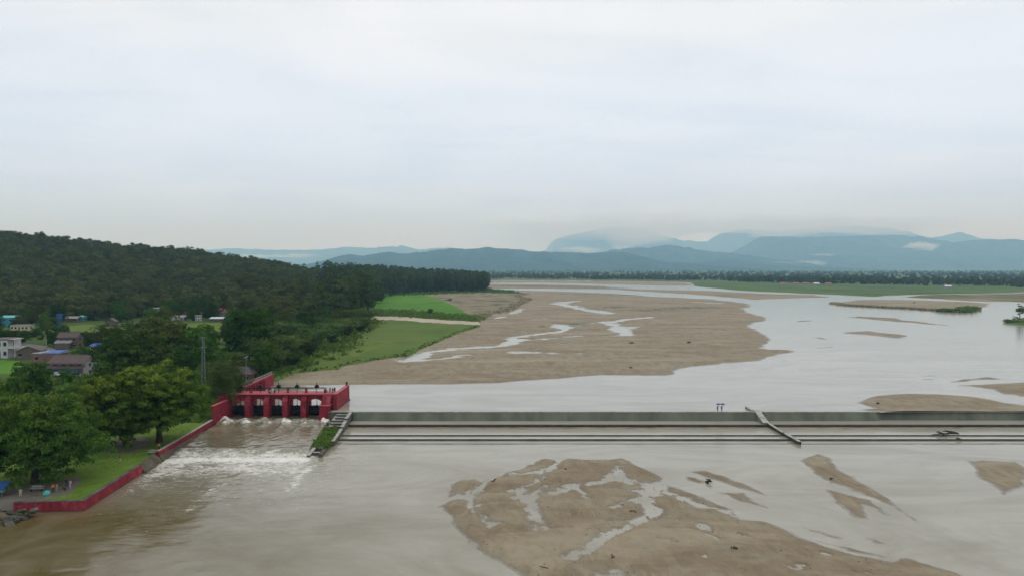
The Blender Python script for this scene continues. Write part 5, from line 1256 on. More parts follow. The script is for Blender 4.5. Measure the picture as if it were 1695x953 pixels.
for i in order:
    t = bool(istall[i])
    lim = 70 if t else 120
    if cnt[t] >= lim: continue
    cnt[t] += 1; near_ids.add(int(i))
    if t: tree('tall', fx_[i], fy_[i], fz_[i], fh[i], 6.4 * random.uniform(0.8, 1.15), 'tall dark forest tree in the stand facing the river', 'tall trees of the forest edge')
    else: tree('forest', fx_[i], fy_[i], fz_[i], fh[i], fh[i] * random.uniform(0.42, 0.56), 'dark green tree at the foot of the forested hill', 'trees along the foot of the hill')

def scatter_object(name, label, P, H, protos):
    """one object whose points carry tree crowns (geometry nodes)"""
    col = bpy.data.collections.new(name + '_parts')
    for k, (cm, h0) in enumerate(protos):
        o = bpy.data.objects.new('crown_source_%d' % k, cm); col.objects.link(o); o.scale = (1, 1, 1)
    me = bpy.data.meshes.new(name); me.vertices.add(len(P)); me.vertices.foreach_set('co', np.asarray(P, np.float32).ravel()); me.update()
    fattr(me, 'sc', H)
    o = tag(obj(name, me), label, None, None, 'stuff')
    ng = bpy.data.node_groups.new(name, 'GeometryNodeTree')
    ng.interface.new_socket('Geometry', in_out='INPUT', socket_type='NodeSocketGeometry'); ng.interface.new_socket('Geometry', in_out='OUTPUT', socket_type='NodeSocketGeometry')
    A = lambda t: ng.nodes.new(t)
    gi, go, mp, ci, ip, rv, na = A('NodeGroupInput'), A('NodeGroupOutput'), A('GeometryNodeMeshToPoints'), A('GeometryNodeCollectionInfo'), A('GeometryNodeInstanceOnPoints'), A('FunctionNodeRandomValue'), A('GeometryNodeInputNamedAttribute')
    ci.inputs[0].default_value = col; ci.inputs['Separate Children'].default_value = True; ci.inputs['Reset Children'].default_value = True
    rv.data_type = 'FLOAT_VECTOR'; rv.inputs[0].default_value = (0, 0, 0); rv.inputs[1].default_value = (0.12, 0.12, 6.28)
    na.data_type = 'FLOAT'; na.inputs[0].default_value = 'sc'
    l = ng.links.new
    l(gi.outputs[0], mp.inputs[0]); l(mp.outputs[0], ip.inputs['Points']); l(ci.outputs[0], ip.inputs['Instance'])
    ip.inputs['Pick Instance'].default_value = True
    l(rv.outputs[0], ip.inputs['Rotation']); l(na.outputs[0], ip.inputs['Scale']); l(ip.outputs[0], go.inputs[0])
    md = o.modifiers.new('scatter', 'NODES'); md.node_group = ng
    return o
rest = np.array([i for i in range(len(fx_)) if i not in near_ids])
for nm, lb, sel, kd in (('forest', 'dense mixed forest covering the hill behind the village', rest[~istall[rest]], 'forest'), ('forest', 'tall dense forest behind the stand at the river', rest[istall[rest]], 'tall')):
    scatter_object(nm, lb, np.stack([fx_[sel], fy_[sel], fz_[sel]], 1), fh[sel] / PROTO[kd][0][2], [(p[0], p[2]) for p in PROTO[kd]])

# far tree belt on the plain
n = 9000
px = R.uniform(760, 2000, n); t = R.random(n) ** 1.9 * 3.2
yfr = np.interp(px, [760, 900, 1140, 1240, 1430, 1590, 1700, 2000], [2560, 2450, 2200, 1900, 1560, 1350, 1330, 1350])
Yt = yfr + 25 + t * 1900 + 40 * np.sin(px / 23.0)
sel = fbm(XP(px, Yt) / 110, Yt / 160, 3) > -0.16 + 0.25 * (t < 0.03)
px, Yt = px[sel], Yt[sel]
scatter_object('forest', 'distant belt of trees on the plain below the mountains', np.stack([XP(px, Yt), Yt, 4.1 + 0.002 * np.maximum(Yt - 2500, 0)], 1), 0.32 + 0.85 * R.random(len(px)) ** 1.5, [(p[0], p[2]) for p in PROTO['forest']])

# ------------------------------------------------------------------ grass and reeds along the banks
def tufts(name, label, pts, hts, leaf, seed, parent=None, per=5, wid=0.35):
    R_ = np.random.default_rng(seed)
    P = np.repeat(np.asarray(pts, float), per, 0); H_ = np.repeat(np.asarray(hts, float), per)
    n = len(P); a = R_.uniform(0, 6.28, n); P = P + np.stack([R_.normal(0, 0.5, n) * H_, R_.normal(0, 0.5, n) * H_, np.zeros(n)], 1)
    d = np.stack([np.cos(a), np.sin(a), np.zeros(n)], 1); s_ = np.stack([-np.sin(a), np.cos(a), np.zeros(n)], 1)
    w = (wid * H_)[:, None]; hh = (H_ * R_.uniform(0.6, 1.2, n))[:, None]; up = np.array([0, 0, 1.0])
    V = np.stack([P - s_ * w - up * 0.1, P + s_ * w - up * 0.1, P + s_ * w * 0.7 + d * hh * 0.9 + up * hh, P - s_ * w * 0.7 + d * hh * 0.9 + up * hh * 0.92], 1).reshape(-1, 3)
    me = np_mesh(name, V, np.arange(4 * n).reshape(n, 4), L[leaf])
    return tag(obj(name, me), label, None, None, 'stuff')
def along(pix, z, n, jit, seed):
    R_ = np.random.default_rng(seed); W = np.array(PL(pix, z))[:, :2]
    seg_ = np.linalg.norm(np.diff(W, axis=0), axis=1); c_ = np.concatenate([[0], np.cumsum(seg_)]); u = R_.uniform(0, c_[-1], n)
    x = np.interp(u, c_, W[:, 0]); y = np.interp(u, c_, W[:, 1])
    return np.stack([x + R_.normal(0, jit, n), y + R_.normal(0, jit, n)], 1)
def onland(xy, m=0.5):
    z, s = land_h(xy[:, :1].copy(), xy[:, 1:2].copy()); k = s[:, 0] > m
    bz = np.minimum(1, s[:, 0] / (1.0 + 0.006 * xy[:, 1])); bz = bz * bz * (3 - 2 * bz)
    zz = (ZU - 0.8) + (z[:, 0] - ZU + 0.8) * bz
    return np.concatenate([xy[k], zz[k][:, None]], 1)
q = onland(along([(455, 634), (470, 629), (494, 620.6), (535, 615.6), (565, 614), (572, 609), (600, 603), (626, 599), (678, 590), (723, 572), (765, 553), (801, 541.5)], ZU, 1300, 2.2, 5), 0.4)
tufts('bank_grass', 'grass fringe along the edge of the meadow', q, 0.2 + 0.35 * np.random.default_rng(1).random(len(q)), 'grass', 6)
q = onland(along([(803, 529), (819, 521), (845, 516), (865, 506), (884, 496), (862, 491), (880, 487)], ZU, 1300, 5.0, 8), 1.0)
tufts('reeds', 'pale dry reeds along the river bend', q, 0.7 + 1.0 * np.random.default_rng(2).random(len(q)), 'reed', 9)
q = onland(np.concatenate([along([(610, 520), (660, 522), (720, 524), (795, 527)], 4.3, 800, 9.0, 12), along([(612, 515), (700, 519), (780, 524)], 4.3, 400, 9.0, 13)]), 1.0)
tufts('undergrowth', 'rough green scrub between the sandy path and the bright rice field', q, 0.5 + 1.0 * np.random.default_rng(3).random(len(q)), 'grass', 14)
q = onland(along([(640, 489), (700, 487), (780, 484), (840, 483), (800, 480)], 4.3, 700, 20, 16), 1.0)
tufts('undergrowth', 'scattered scrub in front of the tall forest stand', q, 0.8 + 1.6 * np.random.default_rng(4).random(len(q)), 'grass', 17)
q = onland(along([(612, 532), (600, 545), (560, 575), (520, 595), (470, 615)], 4.1, 380, 4.5, 18), 1.0)
tufts('undergrowth', 'weedy green fringe between the bamboo and the meadow', q, 0.6 + 1.0 * np.random.default_rng(5).random(len(q)), 'grass', 19)
def onwater(xy, z): return np.concatenate([xy, np.full((len(xy), 1), z)], 1)
q = onwater(along([(1380, 502), (1401, 505.6), (1449, 508.2), (1508, 511), (1550, 514), (1589, 516.6), (1612, 513.5)], ZU, 1500, 1.8, 21), ZU + 0.15)
tufts('reeds', 'reedy fringe on the near side of the long grassy sandbar', q, 0.8 + 0.9 * np.random.default_rng(6).random(len(q)), 'reed', 22)
q = onwater(along([(1560, 515), (1590, 516.4), (1612, 512.5), (1600, 511)], ZU, 500, 2.2, 23), ZU + 0.3)
tufts('bank_grass', 'green grass tip of the long grassy sandbar', q, 1.6 + 1.0 * np.random.default_rng(7).random(len(q)), 'grass', 24)
q = onwater(along([(1669, 533), (1680, 534.8), (1695, 536), (1740, 539)], ZU, 500, 1.0, 25), ZU + 0.5)
tufts('bank_grass', 'green grass fringe of the islet with the lone tree', q, 0.9 + 0.8 * np.random.default_rng(8).random(len(q)), 'grass', 26)
yy = R.uniform(155.6, 172, 700); q = np.stack([cx(yy) + R.uniform(-1.5, 1.5, 700), yy, 0.55 + 0.35 * sstep(158, 166, yy)], 1)
tufts('grass', 'bright grass growing on the stone crib wall', q, 0.35 + 0.4 * R.random(700), 'grass', 28)
q = np.stack([R.uniform(-84, -72.2, 2500), R.uniform(118, 172, 2500)], 1)
q = onland(q, 0.6)
q = q[q[:, 0] < XL(q[:, 1]) - 0.7]
q[:, 2] = [zg(a, b) for a, b in q[:, :2]] if len(q) < 1 else 1.72
tufts('grass', 'short grass blades over the lawn', q, 0.05 + 0.07 * R.random(len(q)), 'grass', 29, per=3)
q = onland(np.stack([R.uniform(-190, -78, 2600), R.uniform(176, 300, 2600)], 1), 1.0)
keepq = np.array([free(a, b, 0) or b < 230 for a, b in q[:, :2]])
zz, _ = land_h(q[:, :1].copy(), q[:, 1:2].copy()); q[:, 2] = zz[:, 0]
tufts('undergrowth', 'weeds and low bushes on the village slope', q[keepq], 0.5 + 1.1 * R.random(int(keepq.sum())), 'grass', 31)

# ------------------------------------------------------------------ people and small things
def skin_person(name, joints, edges, radii, root=0):
    me = bpy.data.meshes.new(name); me.from_pydata(joints, edges, []); me.update()
    o = bpy.data.objects.new(name, me); COL.objects.link(o)
    o.modifiers.new('skin', 'SKIN'); md = o.modifiers.new('sub', 'SUBSURF'); md.levels = 1; md.render_levels = 1
    sv = me.skin_vertices[0].data
    for i, r_ in enumerate(radii): sv[i].radius = r_ if hasattr(r_, '__len__') else (r_, r_); sv[i].use_root = (i == root)
    dg = bpy.context.evaluated_depsgraph_get()
    m2 = bpy.data.meshes.new_from_object(o.evaluated_get(dg))
    bpy.data.objects.remove(o)
    return m2
def body(pose):
    J, E, Rr = [], [], []
    def j(p, r_, par=None):
        J.append(p); Rr.append(r_)
        if par is not None: E.append((par, len(J) - 1))
        return len(J) - 1
    sit = pose == 'sit'
    hz_ = 0.46 if sit else 0.92
    pel = j((0, 0, hz_), (0.15, 0.11)); wa = j((0, 0, hz_ + 0.18), (0.13, 0.10), pel); ch = j((0, -0.01, hz_ + 0.40), (0.16, 0.11), wa); nk = j((0, 0, hz_ + 0.54), 0.055, ch)
    hd_ = j((0, -0.02, hz_ + 0.64), (0.085, 0.10), nk); j((0, -0.02, hz_ + 0.78), (0.06, 0.075), hd_)
    for s in (-1, 1):
        hp = j((s * 0.10, 0, hz_ - 0.05), 0.085, pel)
        if sit: kn = j((s * 0.13, -0.42, 0.46), 0.06, hp); an = j((s * 0.12, -0.46, 0.08), 0.042, kn)
        else:
            st_ = s * 0.10 if pose == 'walk' else 0.02
            kn = j((s * 0.11, -0.03 - st_ * 0.8, 0.50), 0.06, hp); an = j((s * 0.11, st_ * 1.6, 0.08), 0.042, kn)
        j((s * 0.12, (J[an][1]) - 0.16, 0.035), 0.035, an)
        sh = j((s * 0.20, 0, hz_ + 0.45), 0.06, ch)
        if pose == 'raise' and s > 0: el = j((0.26, -0.20, hz_ + 0.32), 0.042, sh); wr_ = j((0.16, -0.28, hz_ + 0.55), 0.032, el); dv_ = (0, 0, 1)
        elif sit: el = j((s * 0.27, -0.05, hz_ + 0.18), 0.042, sh); wr_ = j((s * 0.18, -0.28, hz_ + 0.08), 0.032, el); dv_ = (0, -1, -0.2)
        else: el = j((s * 0.27, 0.03, hz_ + 0.16), 0.042, sh); wr_ = j((s * 0.28, -0.06, hz_ - 0.08), 0.032, el); dv_ = (0, -0.25, -1)
        b = Vector(J[wr_]); dv_ = Vector(dv_).normalized()
        pm = j(tuple(b + dv_ * 0.07), 0.034, wr_)
        for f_, (ox, ln) in enumerate([(-0.03, 0.075), (-0.01, 0.09), (0.01, 0.085), (0.03, 0.065)]):
            j(tuple(Vector(J[pm]) + dv_ * ln + Vector((ox * 0.6, ox, 0))), 0.010, pm)
        j(tuple(b + dv_ * 0.06 + Vector((-s * 0.05, -0.02, 0))), 0.011, wr_)
    m = skin_person('person_' + pose, J, E, Rr)
    m.materials.clear()
    for k in range(4): m.materials.append(None)
    zs = hz_
    for p in m.polygons:
        c = p.center; p.use_smooth = True
        leg = c.z < zs + 0.06 or (sit and c.y < -0.12 and c.z < 0.56)
        arm = abs(c.x) > 0.235
        if c.z > zs + 0.66 and (c.y > -0.07 or c.z > zs + 0.76): k = 3
        elif c.z > zs + 0.51 and abs(c.x) < 0.13: k = 0
        elif arm and (c.z < zs + 0.22 or (pose == 'raise' and c.x > 0 and c.y < -0.22)): k = 0
        elif c.z < 0.10: k = 0
        elif leg and not arm: k = 2
        else: k = 1
        p.material_index = k
    return m
POSE = {k: body(k) for k in ('stand', 'raise', 'sit', 'walk')}
CL = {}
def cloth(c):
    if c not in CL: CL[c] = plainmat('cloth_%d' % len(CL), c, 0.9, 0.12, 6)
    return CL[c]
M['skin'] = plainmat('skin', (0.22, 0.12, 0.075), 0.6, 0.1, 4); M['hair'] = plainmat('hair', (0.012, 0.010, 0.009), 0.6, 0.1, 4)
def person(label, loc, rz, pose, top, bottom, group=None, h=1.65):
    o = obj('person', POSE[pose], None, loc, rz)
    k = h / 1.72; o.scale = (k * 1.08, k * 1.08, k)
    for i, m_ in enumerate((M['skin'], cloth(top), cloth(bottom), M['hair'])):
        o.material_slots[i].link = 'OBJECT'; o.material_slots[i].material = m_
    return tag(o, label, 'person', group, 'thing')
def on(px, row, z): x, y, _ = G(px, row, z); return (x, y, z)
BLK, WHT, PNK, BLU, RED_, ORG, GRY, NVY = (0.015, 0.015, 0.018), (0.6, 0.6, 0.58), (0.45, 0.06, 0.20), (0.05, 0.09, 0.2), (0.30, 0.05, 0.03), (0.55, 0.20, 0.04), (0.35, 0.34, 0.36), (0.02, 0.03, 0.06)
def umbrella(label, loc, col, r=0.62, tilt=0.0, closed=False):
    u = empty('umbrella', loc, 0, label, 'umbrella'); u.rotation_euler = (tilt, tilt * 0.6, 0)
    vs, fs = [(0, 0, 0.95)], []
    for ring, (rr, zz) in enumerate([(r * 0.5, 0.87), (r * 0.85, 0.72), (r, 0.6)]):
        for k in range(8): vs.append((rr * math.cos(k * math.pi / 4), rr * math.sin(k * math.pi / 4), zz))
    for k in range(8): fs.append((0, 1 + k, 1 + (k + 1) % 8))
    for g_ in range(2):
        for k in range(8): fs.append((1 + 8 * g_ + k, 9 + 8 * g_ + k, 9 + 8 * g_ + (k + 1) % 8, 1 + 8 * g_ + (k + 1) % 8))
    MB().add(vs, fs).build('canopy', cloth(col), u)
    MB().tube([(0, 0, 0), (0, 0, 1.02)], 0.012, 5).build('shaft', M['black'], u)
    for k in range(8):
        MB().tube([(0, 0, 0.62), (r * 0.86 * math.cos(k * math.pi / 4), r * 0.86 * math.sin(k * math.pi / 4), 0.71)], 0.006, 4).build('rib', M['black'], u)
    return u
for px, c1, lb in ((1189.5, (0.30, 0.10, 0.16), 'person in a dark reddish shirt standing on the weir crest'), (1196.5, BLU, 'person in dark blue clothes standing on the weir crest')):
    x = XP(px, 184.1)
    person(lb, (x, 184.15, 3.07), 0.3, 'raise', c1, NVY)
    umbrella('dark open umbrella over the %s on the weir' % ('person in reddish shirt' if px < 1193 else 'person in blue'), (x + 0.14, 183.88, 3.07 + 1.30), BLU if px < 1193 else (0.06, 0.07, 0.11))
for px, yy, pz, c1, c2, lb in ((536, 190.3, 'stand', GRY, BLK, 'grey-shirted person leaning by the last hoist post on the sluice deck'), (545, 190.2, 'stand', (0.10, 0.11, 0.16), BLK, 'tall person in dark grey standing on the sluice deck'), (549.5, 189.8, 'walk', BLK, BLK, 'person in black standing near the right end of the sluice deck'),
                            (553, 190.6, 'stand', BLK, NVY, 'rightmost person in black on the sluice abutment'), (540, 189.3, 'sit', PNK, (0.40, 0.30, 0.35), 'person in a magenta dress sitting on the sluice deck'),
                            (446, 190.0, 'sit', GRY, BLK, 'grey-shirted person sitting on the deck near the middle arches'), (450, 189.5, 'stand', WHT, (0.5, 0.42, 0.40), 'person in white standing on the deck above the second arch'), (453, 190.2, 'sit', BLK, BLK, 'person in black sitting on the deck above the second arch')):
    person(lb, (XP(px, yy), yy, 6.8 - (0.12 if pz == 'sit' else 0)), random.uniform(-0.6, 0.6), pz, c1, c2)
person('child in a red shirt walking across the open lawn', on(199, 765, 1.72), 2.6, 'walk', RED_, (0.5, 0.48, 0.45), h=1.6)
person('person in an orange top standing where the red wall breaks', on(263, 745, 1.74), 0.5, 'stand', ORG, BLK)
person('person in white sitting under the leaning yellow-tipped tree', on(181, 729, 1.72), 0.3, 'sit', WHT, BLK)
person('person in a pale robe standing on the dirt path at the left', on(34, 823, 1.72), 0.2, 'stand', (0.40, 0.37, 0.33), (0.38, 0.35, 0.31))
person('person with orange sleeves standing beside the teal parasol', on(88, 815, 1.72), 0.9, 'stand', ORG, (0.03, 0.03, 0.05))
person('person in yellow-brown top next to the orange-sleeved person', on(94, 814, 1.72), -0.4, 'stand', (0.35, 0.22, 0.05), (0.25, 0.25, 0.27))
person('person in dark clothes sitting near the path bend', on(105, 812, 1.72), 1.2, 'sit', (0.06, 0.06, 0.07), BLK)
person('person in black with a bag strap by the path bend', on(110, 806, 1.72), 0.6, 'stand', BLK, NVY)
person('woman in a pale pink dress standing at the path bend', on(116.5, 808, 1.72), -0.5, 'stand', (0.48, 0.38, 0.42), (0.45, 0.36, 0.40))
person('person in white sitting at the foot of the tall yellow-tipped tree', on(217, 734, 1.72), 0.4, 'sit', (0.5, 0.5, 0.5), GRY)
umbrella('teal parasol leaning on the dirt path under the broad tree', on(78, 818, 1.75), (0.08, 0.36, 0.34), 0.55, 0.75)
def bench(label, loc, rz=0.0, w=1.9, mt='stonetop'):
    b = empty('bench', loc, rz, label, 'bench')
    for k in range(3): MB().box(-w / 2, w / 2, -0.25 + k * 0.17, -0.11 + k * 0.17, 0.42, 0.47).build('slat', M[mt], b)
    for k in range(2): MB().box(-w / 2, w / 2, 0.27, 0.31, 0.58 + k * 0.18, 0.71 + k * 0.18).build('back_slat', M[mt], b)
    for s in (-1, 1):
        MB().box(s * (w / 2 - 0.2) - 0.05, s * (w / 2 - 0.2) + 0.05, -0.22, 0.26, -0.1, 0.418).build('leg', M['black'], b)
        MB().box(s * (w / 2 - 0.2) - 0.04, s * (w / 2 - 0.2) + 0.04, 0.21, 0.268, 0.42, 0.92).build('back_post', M['black'], b)
bench('pale slatted bench at the trunk of the broad tree', on(60, 812, 1.72), 0.05, 2.2)
bench('dark slatted bench behind the white-shirted sitter', on(197, 723, 1.74), 0.1, 2.0, 'black')
bench('dark slatted bench on the lawn under the leaning tree', on(204, 727, 1.74), -0.2, 2.0, 'black')
bench('white-edged bench beside the break in the red wall', on(252, 751, 1.74), 0.2, 1.8)
st = empty('market_stall', on(-8, 820, 1.72), 0.1, 'blue tarpaulin stall on the dirt path at the left edge', 'stall')
for sx in (-1, 1):
    for sy in (-1, 1): MB().tube([(sx * 1.7, sy * 1.0, -0.2), (sx * 1.7, sy * 1.0, 1.75)], 0.04, 6).build('pole', M['planks'], st)
MB().hexa([(-2, -1.3, 1.62), (2, -1.3, 1.58), (2, 1.3, 2.0), (-2, 1.3, 2.05)], [(-2, -1.3, 1.66), (2, -1.3, 1.62), (2, 1.3, 2.04), (-2, 1.3, 2.09)]).build('tarpaulin', M['roof_blue'], st)
MB().box(-1.5, 1.5, -0.6, 0.5, 0.7, 0.78).box(-1.4, -1.3, -0.5, -0.4, -0.2, 0.7).box(1.3, 1.4, -0.5, -0.4, -0.2, 0.7).box(-1.4, -1.3, 0.3, 0.4, -0.2, 0.7).box(1.3, 1.4, 0.3, 0.4, -0.2, 0.7).build('table', M['planks'], st)
MB().box(1.2, 1.75, -0.9, -0.2, 0.79, 1.2).build('goods_box', M['teal'], st)

# lattice pole, lamps, wires
x, y = XP(335, 212), 212.0; z = zg(x, y)
lp = empty('lattice_pole', (x, y, z), 0.3, 'grey steel lattice pole rising behind the yellow-tipped trees', 'pole')
Hp = Q(335, 557, 212)[2] - z
M['steel'] = plainmat('galvanised_steel', (0.20, 0.22, 0.23), 0.5)
for sx in (-1, 1):
    for sy in (-1, 1): MB().tube([(sx * 0.55, sy * 0.55, -0.5), (sx * 0.22, sy * 0.22, Hp)], 0.055, 5).build('leg', M['steel'], lp)
nb = 15
for k in range(nb):
    z0, z1 = Hp * k / nb, Hp * (k + 1) / nb
    w0, w1 = 0.55 - 0.33 * k / nb, 0.55 - 0.33 * (k + 1) / nb
    s = 1 if k % 2 else -1
    for a, b in (((s * w0, -w0, z0), (-s * w1, -w1, z1)), ((s * w0, w0, z0), (-s * w1, w1, z1)), ((-w0, s * w0, z0), (-w1, -s * w1, z1)), ((w0, s * w0, z0), (w1, -s * w1, z1))):
        MB().tube([a, b], 0.03, 4).build('brace', M['steel'], lp)
for zz, w in ((Hp - 0.3, 1.1), (Hp - 3.2, 1.0)):
    MB().box(-w, w, -0.06, 0.06, zz, zz + 0.14).build('cross_arm', M['steel'], lp)
def lamp(label, px, top, Yd, arm=0.9):
    x = XP(px, Yd); z = zg(x, Yd); h_ = Q(px, top, Yd)[2] - z
    e = empty('street_lamp', (x, Yd, z), 0.2, label, 'street lamp')
    MB().tube([(0, 0, -0.3), (0, 0, h_ * 0.6), (0, 0, h_)], [0.09, 0.07, 0.05], 7).build('pole', M['steel'], e)
    MB().hexa([(-0.6, -0.35, h_ - 0.25), (0.6, -0.35, h_ + 0.25), (0.6, 0.35, h_ + 0.25), (-0.6, 0.35, h_ - 0.25)], [(-0.6, -0.35, h_ - 0.17), (0.6, -0.35, h_ + 0.33), (0.6, 0.35, h_ + 0.33), (-0.6, 0.35, h_ - 0.17)]).build('solar_panel', M['roof_white'], e)
    MB().box(-0.15, 0.75, -0.1, 0.1, h_ - 0.75, h_ - 0.65).build('lamp_head', M['steel'], e)
lamp('solar street lamp with tilted white panel beside the cottage', 406, 591, 215)
def upole(label, px, top, Yd):
    x = XP(px, Yd); z = zg(x, Yd); h_ = Q(px, top, Yd)[2] - z
    e = empty('utility_pole', (x, Yd, z), 0, label, 'utility pole')
    MB().tube([(0, 0, -0.3), (0, 0, h_)], [0.13, 0.09], 7).build('pole', M['concgrey'], e)
    MB().box(-0.8, 0.8, -0.05, 0.05, h_ - 0.5, h_ - 0.38).build('cross_arm', M['steel'], e)
    for k in (-0.7, 0, 0.7): MB().tube([(k, 0, h_ - 0.38), (k, 0, h_ - 0.2)], 0.05, 5).build('insulator', M['white'], e)
    return Vector((x, Yd, z + h_ - 0.25))
a = upole('concrete utility pole beside the village road', 75, 560, 285)
b = upole('concrete utility pole near the blue shed', 153, 570, 265)
c_ = upole('thin utility pole at the far rice field', 333, 516, 455)
top = Vector((lp.location.x, lp.location.y, lp.location.z + Hp - 3.1))
def wire(label, p, q, sag):
    pts_ = [p.lerp(q, t) + Vector((0, 0, -sag * 4 * t * (1 - t))) for t in np.linspace(0, 1, 17)]
    tag(MB().tube(pts_, 0.028, 4).build('power_line', M['black']), label, 'power line', None, 'thing')
wire('power line from the lattice pole towards the blue shed pole', top + Vector((-1, 0, 0)), b, 1.2)
wire('power line between the two village poles', a, b, 0.8)
wire('power line sagging from the lattice pole across the bamboo', top + Vector((1, 0, 0)), Vector((XP(520, 330), 330, zg(XP(520, 330), 330) + 9)), 2.5)

# rocks, driftwood
def rock(name, label, loc, size, seed, mat='rock', group=None, cat='rock'):
    R_ = np.random.default_rng(seed); bm = bmesh.new(); bmesh.ops.create_icosphere(bm, subdivisions=2, radius=1)
    k = R_.normal(0, 1, (6, 3)); k /= np.linalg.norm(k, axis=1)[:, None]; o_ = R_.uniform(0.55, 0.9, 6)
    for v in bm.verts:
        co = np.array(v.co)
        for kk, oo in zip(k, o_):
            dd = co @ kk
            if dd > oo: co = co - kk * (dd - oo)
        v.co = Vector(co * (np.array(size) * (1 + R_.normal(0, 0.03))))
    me = bpy.data.meshes.new(name); bm.to_mesh(me); bm.free(); me.materials.append(M[mat])
    o = obj(name, me, None, loc, R_.uniform(0, 6.28)); o.rotation_euler = (R_.normal(0, 0.25), R_.normal(0, 0.25), R_.uniform(0, 6.28))
    return tag(o, label, cat, group, 'thing')
R = np.random.default_rng(99)
for k in range(20):
    px = R.uniform(-6, 58); f_ = R.random(); row = 842 + f_ * (34 - 0.45 * max(px, 0))
    z = 1.3 * (1 - f_) + 0.05
    x, y, _ = G(px, row, z)
    rock('rock', 'broken grey rock heaped below the left end of the red wall', (x, y, z), (R.uniform(0.5, 1.2), R.uniform(0.4, 0.9), R.uniform(0.25, 0.5)), 200 + k, 'rock' if k % 3 else 'stone', 'rocks heaped at the wall end')
def logs(label, px, row, z, n, ln, seed, rr=0.10):
    x, y, _ = G(px, row, z); R_ = np.random.default_rng(seed)
    m = MB()
    for k in range(n):
        a = R_.uniform(0, 3.14); l_ = ln * R_.uniform(0.5, 1); zz = rr + k * rr * 0.8
        d = Vector((math.cos(a), math.sin(a) * 0.8, R_.normal(0, 0.10))) * l_ / 2
        c0 = Vector((R_.normal(0, 0.2), R_.normal(0, 0.2), zz)); m.tube([c0 - d, c0 + Vector((0, 0, 0.05)), c0 + d], [rr, rr * 0.9, rr * 0.5], 6)
    return tag(m.build('driftwood', M['wood'], None, (x, y, z)), label, 'driftwood', None, 'thing')
logs('dark tangle of driftwood in the shallows above the small sandbars', 1172, 799, -0.05, 6, 1.5, 1, 0.13)
logs('dark driftwood piece beside the winding pool of the big sandbar', 1050, 847, 0.18, 3, 1.1, 2, 0.09)
logs('small driftwood on the big sandbar near the bottom edge', 1016, 922, 0.2, 3, 0.9, 3, 0.09)
logs('driftwood beside the small pool of the big sandbar', 1215, 907, 0.2, 4, 0.8, 4, 0.09)
logs('long thin stick lying on the big sandbar', 899, 940, 0.2, 1, 1.6, 5, 0.06)
logs('driftwood on the long tail-shaped sandbar', 1376, 793, 0.15, 3, 0.9, 6, 0.1)
logs('small dark driftwood at the top of the big sandbar', 937, 776, 0.2, 2, 0.9, 7, 0.08)
logs('driftwood snag near the left pools of the big sandbar', 817, 795, 0.2, 3, 0.9, 8, 0.1)
logs('dark log stranded on the wide upper sandbank', 1045, 568, ZU + 0.5, 3, 2.8, 9, 0.22)
logs('dark log on the wide upper sandbank nearer the water', 1140, 567, ZU + 0.5, 3, 2.4, 10, 0.2)
logs('dark stump at the lower edge of the wide upper sandbank', 1044, 609, ZU + 0.4, 3, 1.8, 11, 0.18)
logs('small log on the sandbar beside the weir crest', 1454, 668, ZU + 0.4, 2, 1.8, 12, 0.15)
logs('stranded log on the long grassy sandbar', 1513, 501, ZU + 0.7, 3, 3.2, 13, 0.25)
logs('heap of pale broken timber caught on the weir sills', 1556, 719, 0.4, 5, 4.2, 14, 0.14)
logs('dark broken beams beside the timber heap on the weir', 1575, 718, 0.4, 4, 4.0, 15, 0.16)
rock('rock', 'lone brown rock on the weir sill beside the timber heap', G(1587, 726, 0.3), (0.7, 0.5, 0.4), 400, 'stone')
q = np.stack([R.uniform(-8, 75, 900), R.uniform(85, 150, 900)], 1)
hq = np.full(900, -1e9)
for poly in DN_BARS: hq = np.maximum(hq, polysd(q[:, 0], q[:, 1], PL(poly, 0)))
q = q[hq > 1.5]
P_ = np.concatenate([q, np.full((len(q), 1), 0.27)], 1)
V, Fc, _ = leaf_quads(P_, np.tile((0, 0, 1.0), (len(q), 1)), 0.24, R, rnd=0.5)
tag(obj('debris', np_mesh('debris', V, Fc, M['wood'])), 'scattered dark twigs and leaves on the lower sandbars', None, None, 'stuff')
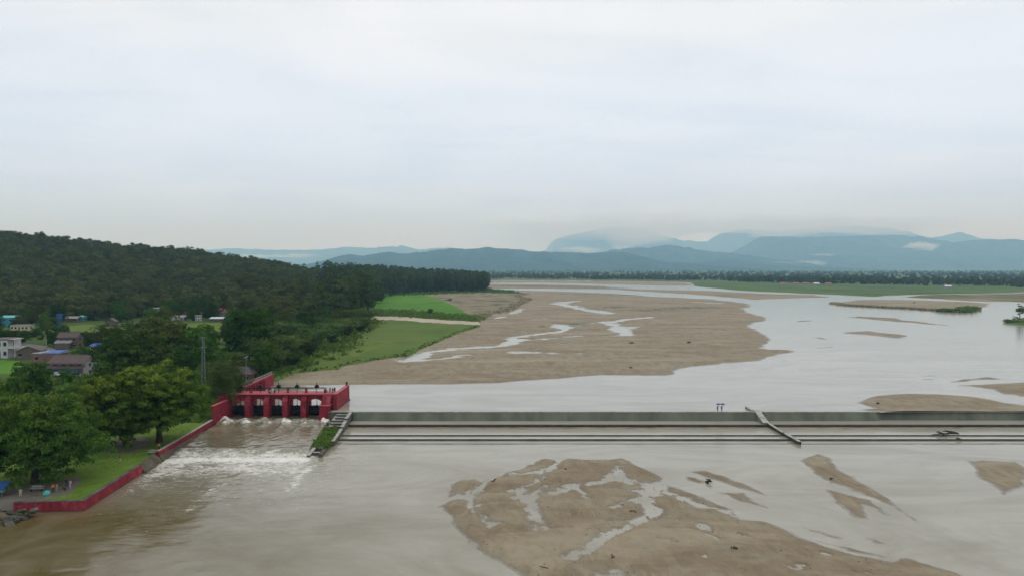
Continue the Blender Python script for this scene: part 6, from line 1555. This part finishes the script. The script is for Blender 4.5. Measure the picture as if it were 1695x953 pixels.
# low clouds clinging to the mountains
def cloud(label, px, row, Yd, w, hgt_, seed, dens):
    Yd *= 1.85; w *= 2.1; hgt_ *= 2.2; dens /= 3.2
    x, y, z = Q(px, row, Yd); R_ = np.random.default_rng(seed)
    bm = bmesh.new(); bmesh.ops.create_icosphere(bm, subdivisions=4, radius=1)
    for v in bm.verts:
        p = np.array(v.co)
        n_ = float(fbm(np.array([p[0] * 3.0 + seed]), np.array([p[1] * 2.6 + p[2] * 2.5]), 5)[0])
        k = 1 + 1.05 * n_
        v.co = Vector((p[0] * k * w / 2, p[1] * k * w / 3.2, p[2] * k * hgt_ / 2 + 0.25 * hgt_ * float(fbm(np.array([p[0] * 1.6 - seed]), np.array([seed * 1.0]), 3)[0])))
    me = bpy.data.meshes.new('cloud'); bm.to_mesh(me); bm.free()
    m, nt, out = new_mat('cloud_vapour')
    pv = node(nt, 'ShaderNodeVolumePrincipled', {'Color': (0.99, 0.99, 1, 1), 'Density': dens})
    nt.links.new(pv.outputs[0], out.inputs['Volume']); me.materials.append(m)
    tag(obj('cloud', me, None, (x, y, z)), label, None, None, 'stuff')
cloud('bright white cloud in the saddle of the right mountains', 1527, 408, 8700, 330, 75, 1, 0.010)
cloud('low white cloud behind the middle ridge', 960, 414, 9300, 520, 60, 2, 0.0045)
cloud('wisp of white cloud at the left of the rounded ridge', 1030, 411, 9200, 330, 50, 3, 0.0045)
cloud('thin white mist at the foot of the flat-topped mountain', 1297, 437, 7600, 420, 40, 4, 0.004)
cloud('small mist patch below the flat-topped mountain', 1335, 436, 7700, 300, 45, 5, 0.006)
cloud('thin mist wisp on the wooded spur', 1365, 422, 8100, 220, 22, 6, 0.006)
cloud('soft cloud bank hiding the top of the pale far mountain', 1030, 376, 14200, 3900, 420, 7, 0.0013)
cloud('soft grey cloud bank over the flat-topped mountain', 1330, 376, 13000, 3600, 260, 8, 0.0012)
cloud('pale cloud at the left foot of the far mountain', 885, 398, 15500, 1300, 420, 9, 0.0009)
cloud('white wisp on the faint far range', 490, 423, 13000, 700, 60, 10, 0.003)
cloud('small white wisp above the near blue ridge', 425, 424, 13000, 800, 50, 11, 0.003)

# ------------------------------------------------------------------ look-alikes that share a label are told apart by their order
by = {}
for o in list(bpy.data.objects):
    if o.parent is None and o.get('label') and o.get('group') and o.get('group') not in ('trees along the foot of the hill', 'tall trees of the forest edge'):
        by.setdefault(o['label'], []).append(o)
ORD = ['leftmost', 'second from left', 'third from left', 'fourth from left', 'fifth from left', 'sixth from left', 'seventh from left', 'eighth from left', 'ninth from left', 'tenth from left', 'eleventh from left', 'twelfth from left', 'thirteenth from left', 'fourteenth from left', 'fifteenth from left',
       'sixteenth from left', 'seventeenth from left', 'eighteenth from left', 'nineteenth from left', 'twentieth from left']
for lb, os_ in by.items():
    if 1 < len(os_) <= 20:
        for k, o in enumerate(sorted(os_, key=lambda o: o.location.x / o.location.y)):
            o['label'] = lb + ', ' + (ORD[k] if k < len(os_) - 1 else 'rightmost')
